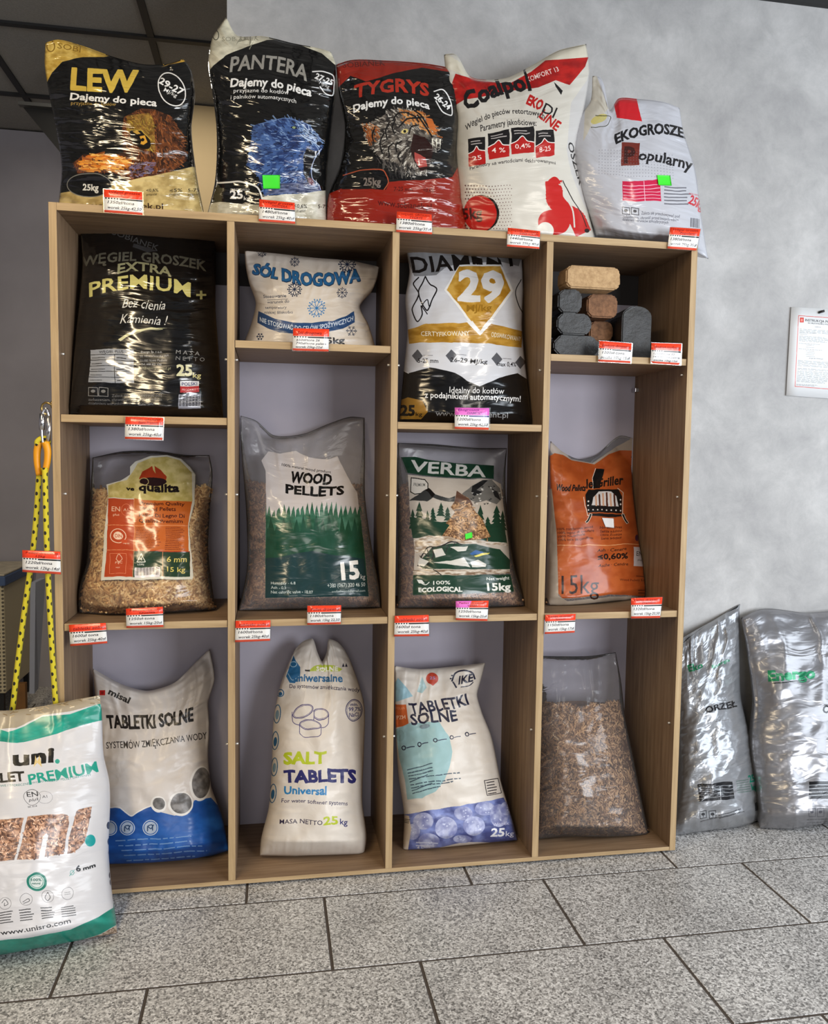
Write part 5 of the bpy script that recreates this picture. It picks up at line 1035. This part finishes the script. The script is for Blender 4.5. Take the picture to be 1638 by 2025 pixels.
B.build(film('tilted_salt_print', A, .4, crease=(5, 8), strength=.28, coat=.1), 'salt bags in the bottom row')

# -- plain clear pellet bag
o = ([(1052, 1664), (1054, 1560), (1056, 1450), (1060, 1380), (1064, 1297)], [(1286, 1655), (1272, 1590), (1252, 1490), (1236, 1410), (1229, 1350), (1218, 1290)],
     [(1110, 1298), (1170, 1297)], [(1100, 1657), (1200, 1659)])
B = Bag('pellet_bag', 'unprinted clear bag full of small brown pellets, bottom right compartment', o, .095, T, .26, .085, deck=(-9, 9, -9), ymax=D, xlim=col(3), seed=79, fill=.80, lump=.008, fold=.006, top_t=.07, topfold=.007)
A = Art(B.out, CL)
B.build(film('clear_film', A, .2, crease=(3, 10), strength=.45, milky=.07)); B.pellets(M_PEL_TAN, A, 11000, r=.0022, ln=.012, v1=.735, layers=.007)

# -- UNI bag in the foreground
o = ([(-110, 1900), (-112, 1700), (-110, 1550), (-100, 1400)], [(233, 1848), (222, 1780), (215, 1700), (215, 1540), (206, 1500), (202, 1420), (200, 1372)],
     [(20, 1405), (110, 1392)], [(0, 1891), (120, 1870)])
B = Bag('pellet_bag', 'white and green UNI pellet bag standing on the floor at lower left', o, -.195, 0.0, .30, .085, deck=(-9, 9, -9), ymax=-.028, seed=83, fill=.9, lump=.008, fold=.003, top_t=.10, q=.20, xb=0, nv=130)
A = Art(B.out, (206, 205, 208)).fr(3.615, 0, 1360); TQ = (22, 148, 128)
A.poly([(-500, 60), (0, 150), (400, 80), (800, 0), (800, 100), (700, 120), (500, 170), (300, 200), (120, 285), (0, 300), (-500, 300)], (186, 170, 140, 150))
for k in range(60): x, y = rr.uniform(20, 720), 0; y = 180-x*.16+rr.uniform(-45, 45); t = rr.uniform(-.6, .6); A.line([(x, y), (x+30*math.cos(t), y+30*math.sin(t))], 6, rr.choice(((236, 226, 206), (120, 96, 60), (200, 178, 140))), .8)
A.poly([(-400, 240), (0, 300), (60, 320), (160, 280), (300, 210), (500, 190), (720, 112), (745, 230), (600, 265), (400, 330), (250, 370), (120, 400), (0, 385), (-400, 340)], TQ, noise=((16, 134, 116), (30, 160, 140), 80, 40, 2))
A.text('uni', 95, 560, 385, 530, 106, K, .07, slant=.1); A.poly([(235, 575), (250, 480), (262, 530), (280, 480), (300, 570), (262, 540)], (216, 190, 130)); A.ell(413, 528, 16, 17, TQ)
A.text('PELLET', -150, 690, 170, 662, 66, K, .06); A.text('PREMIUM', 208, 694, 702, 598, 76, TQ, .034, arc=-4); A.text('DREWNO OPAŁOWE / SPOŁECZNE / WOOD PELLETS / PELLET DREVENNÝ', -200, 720, 650, 628, 15, (60, 120, 116), .01, arc=-16)
A.ell(226, 778, 60, 56, (70, 70, 74), 3); A.ell(318, 782, 58, 45, (150, 150, 154), 3); A.text('EN', 190, 775, 268, 772, 38, (30, 30, 34), .012); A.text('plus', 204, 808, 268, 800, 22, (40, 40, 44), slant=.3); A.text('A1', 298, 788, 336, 786, 20, (70, 70, 74)); A.text('SK 016', 195, 852, 262, 846, 13, (60, 60, 64), .02)
pn = ((92, 60, 44), (196, 150, 118), 14, 12, 3)
for g in ([(-60, 945), (165, 930), (100, 1240), (-60, 1245)], [(192, 920), (440, 895), (480, 905), (495, 960), (460, 1180), (318, 1200), (345, 1060), (330, 1040), (308, 1060), (275, 1215), (118, 1238)], [(540, 890), (560, 875), (655, 855), (610, 1100), (575, 1140), (520, 1172), (484, 1178), (500, 1060)]):
    A.poly(g, K, noise=pn); xs_ = [p[0] for p in g]; ys_ = [p[1] for p in g]
    for k in range(int((max(xs_)-min(xs_))*.55)):
        x, y = rr.uniform(min(xs_)+14, max(xs_)-14), rr.uniform(min(ys_)+20, max(ys_)-14)
        ins = False; j = len(g)-1
        for i in range(len(g)):
            if (g[i][1] > y) != (g[j][1] > y) and x < (g[j][0]-g[i][0])*(y-g[i][1])/(g[j][1]-g[i][1])+g[i][0]: ins = not ins
            j = i
        if ins: t = rr.random()*3.14; A.line([(x-9*math.cos(t), y-9*math.sin(t)), (x+9*math.cos(t), y+9*math.sin(t))], 8, rr.choice(((222, 176, 146), (186, 138, 108), (150, 104, 78), (74, 46, 34), (236, 200, 172))))
A.ell(650, 1090, 36, 42, (20, 150, 150)); A.ell(518, 1322, 16, 18, (40, 140, 130), 4); A.line([(500, 1344), (536, 1300)], 4, (40, 140, 130)); A.text('6', 548, 1312, 582, 1308, 44, K, .06); A.text('mm', 600, 1302, 684, 1278, 26, K, .05, slant=.2)
A.ell(262, 1386, 74, 70, (24, 120, 104)); A.ell(262, 1386, 56, 52, (206, 222, 218), 6); A.ell(262, 1386, 46, 42, (214, 222, 220)); A.text('100%', 222, 1385, 298, 1382, 20, (24, 90, 80), .04); A.text('natural', 228, 1408, 290, 1404, 15, (24, 90, 80), .03)
for k, x in enumerate((40, 186, 340, 484)): A.ell(x, 1544-k*20-(x-40)*.04, 44, 44, (110, 110, 112), 3); A.small(x-50, 1612-k*16, x+52, 1600-k*16, 5, 18, (60, 60, 62), k+2, .9)
A.curve([(16, 1540), (40, 1515), (60, 1550), (34, 1560), (36, 1540)], 4, (40, 40, 42)); A.curve([(162, 1535), (205, 1515), (210, 1525), (168, 1546)], 4, (40, 40, 42)); A.curve([(340, 1462), (322, 1505), (340, 1522), (358, 1502), (340, 1462)], 4, (40, 40, 42)); A.small(462, 1460, 510, 1455, 2, 14, (140, 140, 142), 9)
A.text('www.unisro.com', 8, 1772, 508, 1680, 36, (30, 30, 34), .03, arc=-8)
A.poly([(-500, 1830), (0, 1812), (200, 1790), (500, 1730), (700, 1640), (830, 1560), (860, 1680), (720, 1760), (500, 1830), (300, 1870), (0, 1925), (-500, 1990)], TQ, noise=((14, 118, 102), (26, 140, 122), 80, 40, 3))
A.poly([(0, 1930), (300, 1872), (500, 1832), (720, 1762), (865, 1680), (880, 1760), (700, 1850), (0, 1990)], (130, 110, 90), noise=((96, 76, 60), (190, 170, 150), 16, 9, 5))
for i, (y, t) in enumerate(((985, 'I'), (1100, 'N'), (1180, 'U'), (1340, 'A'), (1390, 'R'))): A.ell(776+i*5, y, 12, 26, (30, 34, 50), a=.85)
B.build(film('uni_print', A, .3, crease=(3, 13), strength=.3, milky=.2, coat=.25))

# -- silver bags at the right
SL = (146, 148, 152); GE = (26, 126, 84)
o = ([(1328, 1658), (1342, 1570), (1344, 1450), (1343, 1350), (1350, 1262)], [(1508, 1622), (1499, 1540), (1482, 1450), (1466, 1380), (1464, 1300), (1463, 1194)],
     [(1372, 1249), (1420, 1222)], [(1400, 1646), (1470, 1637)])
B = Bag('coal_bag', 'crumpled silver bag standing on the floor next to the shelf unit', o, .115, 0.0, .29, .085, deck=(-9, 9, -9), ymax=WY-.002, xlim=(4*P+T+.004, 9), seed=89, fill=.74, lump=.018, fold=.010, top_t=.22, topfold=.022, topw=4, q=.12, xb=1.75)
A = Art(B.out, SL).fr(4.049, 1310, 1180)
A.poly([(160, 380), (300, 260), (620, 60), (600, 90), (450, 160), (250, 300), (200, 330)], (40, 40, 44))
A.text('Eko', 215, 600, 330, 570, 54, GE, .06); A.text('Energia', 405, 580, 545, 520, 26, GE, .04); A.text('ORZEŁ', 350, 935, 600, 885, 52, (22, 22, 26), .05); A.small(430, 1010, 560, 985, 1, 20, (120, 118, 118), 3); A.text('8-25 mm', 412, 1108, 508, 1088, 20, (226, 226, 226), .03)
A.poly([(283, 1500), (562, 1475), (578, 1620), (298, 1643)], (24, 24, 28))
for k in range(4): A.line([(290+k*3, 1532+k*28), (566+k*3, 1508+k*28)], 3.5, (176, 178, 182)); A.small(305+k*3, 1518+k*28, 440, 1506+k*28, 1, 9, (190, 190, 192), k)
A.line([(462, 1520), (470, 1628)], 3.5, (176, 178, 182)); A.small(592, 1478, 715, 1462, 6, 19, (96, 120, 112), 3); A.text('25', 700, 1490, 745, 1478, 60, (30, 140, 116), .05); A.text('kg', 720, 1550, 762, 1540, 46, (30, 140, 116), .04)
for x in (302, 376): A.line([(x, 1722), (x+52, 1716), (x+54, 1772), (x+4, 1778), (x, 1722)], 5, (34, 34, 38)); A.ell(x+28, 1744, 15, 11, (34, 34, 38)); A.line([(x+28, 1744), (x+30, 1768)], 5, (34, 34, 38))
A.small(452, 1755, 680, 1692, 2, 22, (60, 60, 64), 7); A.text('zadaszeniem, chronić przed bezpośrednim', 305, 1806, 660, 1728, 13, (50, 50, 54), .01); A.poly([(742, 1650), (795, 1620), (790, 1700), (745, 1716)], (50, 54, 60))
B.build(film('silver_print', A, .30, metal=.45, crease=(4, 16), strength=.55, coat=.5), 'silver coal bags on the floor')
o = ([(1503, 1638), (1498, 1560), (1486, 1470), (1492, 1390), (1480, 1300), (1466, 1222)], [(1790, 1640), (1785, 1540), (1770, 1400), (1758, 1300), (1750, 1206)],
     [(1500, 1206), (1600, 1212), (1680, 1206)], [(1560, 1643), (1640, 1630)])
B = Bag('coal_bag', 'silver bag with green Energo lettering at the right edge of the picture', o, .095, 0.0, .33, .095, deck=(-9, 9, -9), ymax=WY-.002, seed=97, fill=.7, lump=.017, fold=.010, top_t=.2, topfold=.018, topw=5)
A = Art(B.out, (134, 134, 138)).fr(4.049, 1310, 1180)
A.text('Energo', 855, 672, 1228, 655, 84, GE, .065); A.line([(885, 692), (1140, 676)], 7, (22, 26, 28)); A.text('ORZEŁ', 1290, 930, 1540, 900, 60, (22, 22, 26), .05)
A.poly([(1172, 1483), (1560, 1470), (1566, 1620), (1172, 1622)], (22, 22, 26))
for k in range(4): A.line([(1172, 1512+k*28), (1560, 1500+k*28)], 3.5, (176, 178, 182))
for x in (1172, 1240): A.line([(x, 1700), (x+54, 1696), (x+56, 1762), (x+2, 1764), (x, 1700)], 5, (84, 84, 92)); A.ell(x+26, 1726, 14, 12, (84, 84, 92))
A.small(1160, 1790, 1500, 1770, 2, 22, (90, 90, 96), 4)
B.build(film('silver_energo_print', A, .30, metal=.45, crease=(4, 14), strength=.6, coat=.5), 'silver coal bags on the floor')
# ---------------------------------------------------------------- briquettes in the upper right compartment
import bmesh
def block_mat(name, c, dark, rough=.8, scale=70, bump=.8):
    m, nt, b = new_mat(name); tc = nd(nt, 'ShaderNodeTexCoord'); n = nd(nt, 'ShaderNodeTexNoise', i_Scale=scale, i_Detail=6.0, i_Roughness=.7); nt.links.new(tc.outputs['Object'], n.inputs['Vector'])
    r = ramp(nt, n.outputs['Fac'], [(.3, dark), (.65, c)]); nt.links.new(r.outputs[0], b.inputs['Base Color']); b.inputs['Roughness'].default_value = rough
    bp = nd(nt, 'ShaderNodeBump', i_Strength=bump, i_Distance=.002); nt.links.new(n.outputs['Fac'], bp.inputs['Height']); nt.links.new(bp.outputs[0], b.inputs['Normal']); return m
M_WB = block_mat('pressed_wood', (196, 164, 122), (156, 124, 86)); M_WB2 = block_mat('pressed_brown_wood', (150, 108, 76), (92, 62, 42)); M_CB = block_mat('pressed_coal', (24, 23, 23), (8, 8, 9), .34, 60, 1.0)
def block(name, prof, y0, y1, mat, label, grp, rot=0.0, ch=.004):
    """prism with the given x,z outline from y0 to y1, chamfered"""
    prof = np.array(prof, float); c = prof.mean(0); base = np.array([c[0], (y0+y1)/2, prof[:, 1].min()]); bm = bmesh.new(); n = len(prof)
    a = [bm.verts.new((p[0]-base[0], y0-base[1], p[1]-base[2])) for p in prof]; b = [bm.verts.new((p[0]-base[0], y1-base[1], p[1]-base[2])) for p in prof]
    bm.faces.new(a[::-1]); bm.faces.new(b)
    for i in range(n): bm.faces.new((a[i], a[(i+1) % n], b[(i+1) % n], b[i]))
    bmesh.ops.recalc_face_normals(bm, faces=bm.faces[:]); bmesh.ops.bevel(bm, geom=bm.edges[:], offset=ch, segments=2, affect='EDGES')
    bmesh.ops.triangulate(bm, faces=[f for f in bm.faces if len(f.verts) > 4]); bmesh.ops.subdivide_edges(bm, edges=[e for e in bm.edges if e.calc_length() > .015], cuts=2, use_grid_fill=True)
    for v in bm.verts: k = v.co; d = (vnoise(k.x*60+3, k.z*60+k.y*45, 4)-.5)*.0022; v.co = v.co*(1+d*8)
    me = bpy.data.meshes.new(name); bm.to_mesh(me); bm.free(); o = bpy.data.objects.new(name, me); COL.objects.link(o); me.materials.append(mat)
    o.location = base; o.rotation_euler.z = rot; tag(o, label, 'briquette', grp); return o
def rr_(x0, x1, z0, z1, c=.012): return [(x0+c, z0), (x1-c, z0), (x1, z0+c), (x1, z1-c), (x1-c, z1), (x0+c, z1), (x0, z1-c), (x0, z0+c)]
g1, g2 = 'wood briquettes in the upper right compartment', 'coal briquettes in the upper right compartment'
def px_rect(x0, y0, x1, y1, Y): a = atY(x0, y0, Y); b_ = atY(x1, y1, Y); return a[0], b_[0], b_[2], a[2]
Z0 = ZA[3]
zs = [Z0+.0005, 1.4465, 1.5045, 1.570, 1.630]
x0, x1, _, _ = px_rect(1096, 655, 1186, 700, .055); block('briquette', rr_(x0, x1, zs[0], zs[1]-.001, .02), .055, .145, M_CB, 'black pressed coal block at the bottom of the briquette stack', g2)
x0, x1, _, _ = px_rect(1154, 660, 1208, 700, .17); block('briquette', rr_(x0+.012, x1, zs[0], zs[1]-.001), .150, .295, M_CB, 'black coal block behind the bottom of the stack, half hidden by a price tag', g2)
x0, x1, _, _ = px_rect(1104, 613, 1172, 655, .045); block('briquette', rr_(x0, x1, zs[1], zs[2]-.001, .016), .050, .142, M_CB, 'black eight-sided coal block in front, second from the bottom', g2)
x0, x1, _, _ = px_rect(1150, 622, 1210, 665, .16); block('briquette', rr_(x0+.022, x1, zs[1], zs[2]-.001), .150, .290, M_WB2, 'brown wood briquette lying low behind the black blocks', g1)
x0, x1, _, _ = px_rect(1100, 570, 1146, 613, .08); block('briquette', rr_(x0, x1, zs[2], zs[3]-.001, .014), .060, .24, M_CB, 'black coal block under the left end of the pale top briquette', g2)
x0, x1, _, _ = px_rect(1160, 570, 1219, 625, .11); block('briquette', rr_(x0, x1, zs[2], zs[3]-.001, .013), .10, .27, M_WB2, 'brown wood briquette seen end on beneath the pale top one', g1)
x0, x1, _, _ = px_rect(1121, 519, 1227, 570, .045); block('briquette', rr_(x0, x1, zs[3], zs[4], .012), .045, .115, M_WB, 'pale tan wood briquette lying across the top of the stack', g1)
# rounded black peat/coal briquette
a0, a1, _, _ = px_rect(1232, 700, 1292, 605, .09); ztop = atY(1262, 605, .09)[2]; prof = [(a0, Z0+.0005), (a1, Z0+.0005)]
w = (a1-a0)/2; cx = (a0+a1)/2; prof += [(cx+w*math.cos(t), ztop-w*.75+w*.75*math.sin(t)) for t in np.linspace(0.0, math.pi, 12)]
block('briquette', prof, .085, .275, M_CB, 'large black briquette with rounded top standing alone at right', g2, rot=-.06, ch=.003)

# ---------------------------------------------------------------- price tags
M_SLEEVE, nt, b = new_mat('clear_tag_sleeve'); tr = nd(nt, 'ShaderNodeBsdfTransparent'); gl = nd(nt, 'ShaderNodeBsdfGlossy', i_Roughness=.1); mx = nd(nt, 'ShaderNodeMixShader'); mx.inputs[0].default_value = .12
nt.links.new(tr.outputs[0], mx.inputs[1]); nt.links.new(gl.outputs[0], mx.inputs[2]); nt.links.new(mx.outputs[0], nt.nodes['Material Output'].inputs['Surface'])
TAGS = [
 ([(205, 374), (281, 380), (282, 425), (206, 419)], ('Węgiel groszek', 'LEW'), ('1350zł/tona', 'worek 25kg-42,50'), 'under the LEW bag on the top edge', 0),
 ([(513, 394), (583, 401), (584, 442), (512, 437)], ('Węgiel groszek', 'PANTERA'), ('1480zł/tona', 'worek 25kg-40zł'), 'under the PANTERA bag on the top edge', 0),
 ([(785, 418), (854, 424), (855, 463), (784, 458)], ('WĘGIEL GROSZEK', 'TYGRYS'), ('1380zł/tona', 'worek 25kg/35zł'), 'under the tiger bag on the top edge', 0),
 ([(1005, 450), (1069, 457), (1067, 492), (1003, 487)], ('WĘGIEL GROSZEK', 'SUPER SORTER'), ('1440zł/tona', 'worek 25kg-40zł'), 'under the white and red bag on the top edge', 0),
 ([(1326, 449), (1386, 453), (1378, 495), (1321, 491)], ('Węgiel Groszek', 'Popularny'), ('1380zł/tona', 'worek 25kg-35zł'), 'at the right end of the top edge', 0),
 ([(248, 824), (323, 826), (321, 870), (247, 868)], ('WĘGIEL GROSZEK', 'Extra Premium +'), ('1380zł/tona', 'worek 25kg-40zł'), 'below the black PREMIUM bag', 0),
 ([(580, 649), (651, 651), (650, 695), (579, 693)], ('Sól drogowa',), ('650zł/tona 26', '790zł/tona paleta', 'worek 25kg-22zł'), 'below the road salt sack', 0),
 ([(900, 806), (968, 807), (967, 850), (900, 848)], ('Ekogroszek', 'DIAMENT'), ('1200zł/tona', 'worek 25kg-42,50'), 'below the bag with the 29, with pink header', 1),
 ([(1186, 674), (1250, 679), (1247, 718), (1184, 715)], ('Brykiet drzewny',), ('1200zł-tona', 'paczka 10kg-15zł'), 'before the briquette stack', 0),
 ([(1289, 678), (1348, 680), (1346, 722), (1288, 718)], ('Brykiet torfowy',), ('1350zł/tona 33', '1400zł/tona paleta', 'paczka 10kg-15zł'), 'before the rounded black briquette', 0),
 ([(249, 1204), (322, 1200), (323, 1240), (250, 1242)], ('Pellet drzewny', 'Qualita'), ('1250zł-tona', 'worek 15kg-20zł'), 'under the bag of pale pellets with orange print', 0),
 ([(136, 1236), (209, 1232), (212, 1272), (139, 1278)], ('tabletki solne',), ('1600zł tona', 'worek 25kg-40zł'), 'above the blue based salt bag at far left', 0),
 ([(608, 1198), (675, 1197), (674, 1234), (608, 1236)], ('Pellet drzewny',), ('1180zł/tona', 'worek 15kg 22,50'), 'under the WOOD PELLETS bag', 0),
 ([(466, 1228), (535, 1227), (534, 1267), (465, 1270)], ('tabletki solne',), ('1600zł/tona', 'worek 25kg-40zł'), 'above the tall narrow salt bag', 0),
 ([(902, 1189), (967, 1188), (964, 1228), (902, 1226)], ('Pellet drzewny', 'VERBA'), ('1250zł/tona', 'worek 15kg-25zł'), 'under the VERBA bag, header half pink', 2),
 ([(781, 1218), (848, 1216), (849, 1258), (780, 1259)], ('tabletki solne',), ('1600zł tona', 'worek 25kg-40zł'), 'above the tilted salt bag', 0),
 ([(1249, 1183), (1311, 1181), (1306, 1222), (1249, 1223)], ('Pellet drzewny', 'Premium'), ('1320zł/tona', 'worek 15kg-20,50'), 'under the orange bag', 0),
 ([(1079, 1216), (1139, 1214), (1137, 1251), (1078, 1254)], ('Pellet drzewny', 'luzem'), ('1150zł/tona', 'worek 15kg-17zł'), 'above the clear pellet bag', 0),
 ([(44, 1088), (119, 1091), (120, 1136), (44, 1131)], ('Pellet drzewny', '12kg'), ('1220zł/tona', 'worek 12kg-14zł'), 'hanging on the yellow rope', 0)]
for k, (q, hd, ln, where, pk) in enumerate(TAGS):
    A = Art(quad_outline(q), (232, 232, 230), 5); (x0, y0), (x1, y1), (x2, y2), (x3, y3) = q
    def U(s, t): return ((x0*(1-s)+x1*s)*(1-t)+(x3*(1-s)+x2*s)*t, (y0*(1-s)+y1*s)*(1-t)+(y3*(1-s)+y2*s)*t)
    red = (238, 66, 34); pink = (226, 106, 200)
    A.poly([U(0, 0), U(1, 0), U(1, .34), U(0, .34)], pink if pk == 1 else red)
    if pk == 2: A.poly([U(0, 0), U(.48, 0), U(.40, .34), U(0, .34)], pink)
    A.poly([U(0, .90), U(1, .90), U(1, 1), U(0, 1)], (236, 84, 56))
    A.poly([U(.40, .36), U(1, .36), U(1, .42), U(.42, .42)], K if not pk == 1 else (60, 50, 130))
    for j in range(5): a_ = .03+j*.075; A.poly([U(a_, .35), U(a_+.05, .35), U(a_+.04, .41), U(a_+.005, .41)], K)
    hc = (120, 8, 8) if pk != 1 else (110, 20, 120); ic = (28, 26, 34); hh = (y3-y0)
    rr2 = random.Random(k)
    for j, t in enumerate(hd):
        yy = .27 if len(hd) == 1 else (.15, .30)[j]; a_ = .08+.04*rr2.random() if j == 0 else .35; e = min(.95, a_+len(t)*.062)
        A.text(t, *U(a_, yy), *U(e, yy-.01), hh*(.15 if len(hd) == 1 else .115), hc, .028, slant=.25)
    n = len(ln)
    for j, t in enumerate(ln):
        yy = (.60, .83)[j] if n == 2 else (.56, .71, .87)[j]; a_ = .06+.04*rr2.random(); e = min(.96, a_+len(t)*(.063 if n == 2 else .05)); A.text(t, *U(a_, yy), *U(e, yy), hh*(.13 if n == 2 else .1), ic, .03, slant=.25)
    Y = -.0062 if k != 18 else -.028
    o = sheet('price_tag', q, Y, A, film('tag_card', A, .3, strength=.06, crease=(3, 3), coat=.4), 'red and white handwritten price tag '+where, 'price tag', .0012, 'price tags clipped to the shelf edges', tilt=.002*rr2.uniform(-1, 1), curl=.0008)
    # clear sleeve rim
    cx_, cy_ = (x0+x2)/2, (y0+y2)/2; q2 = [(cx_+(a-cx_)*1.05+(.6), cy_+(b_-cy_)*1.05) for a, b_ in q]
    pts = [np.array(atY(a, b_, Y+.0016)) for a, b_ in q2]; pts2 = [p+np.array([0, .0005, 0]) for p in pts]
    s = link('clear_sleeve', np.array(pts+pts2)-np.array(o.location), [(3, 2, 1, 0), (4, 5, 6, 7), (0, 1, 5, 4), (1, 2, 6, 5), (2, 3, 7, 6), (3, 0, 4, 7)], M_SLEEVE, o)
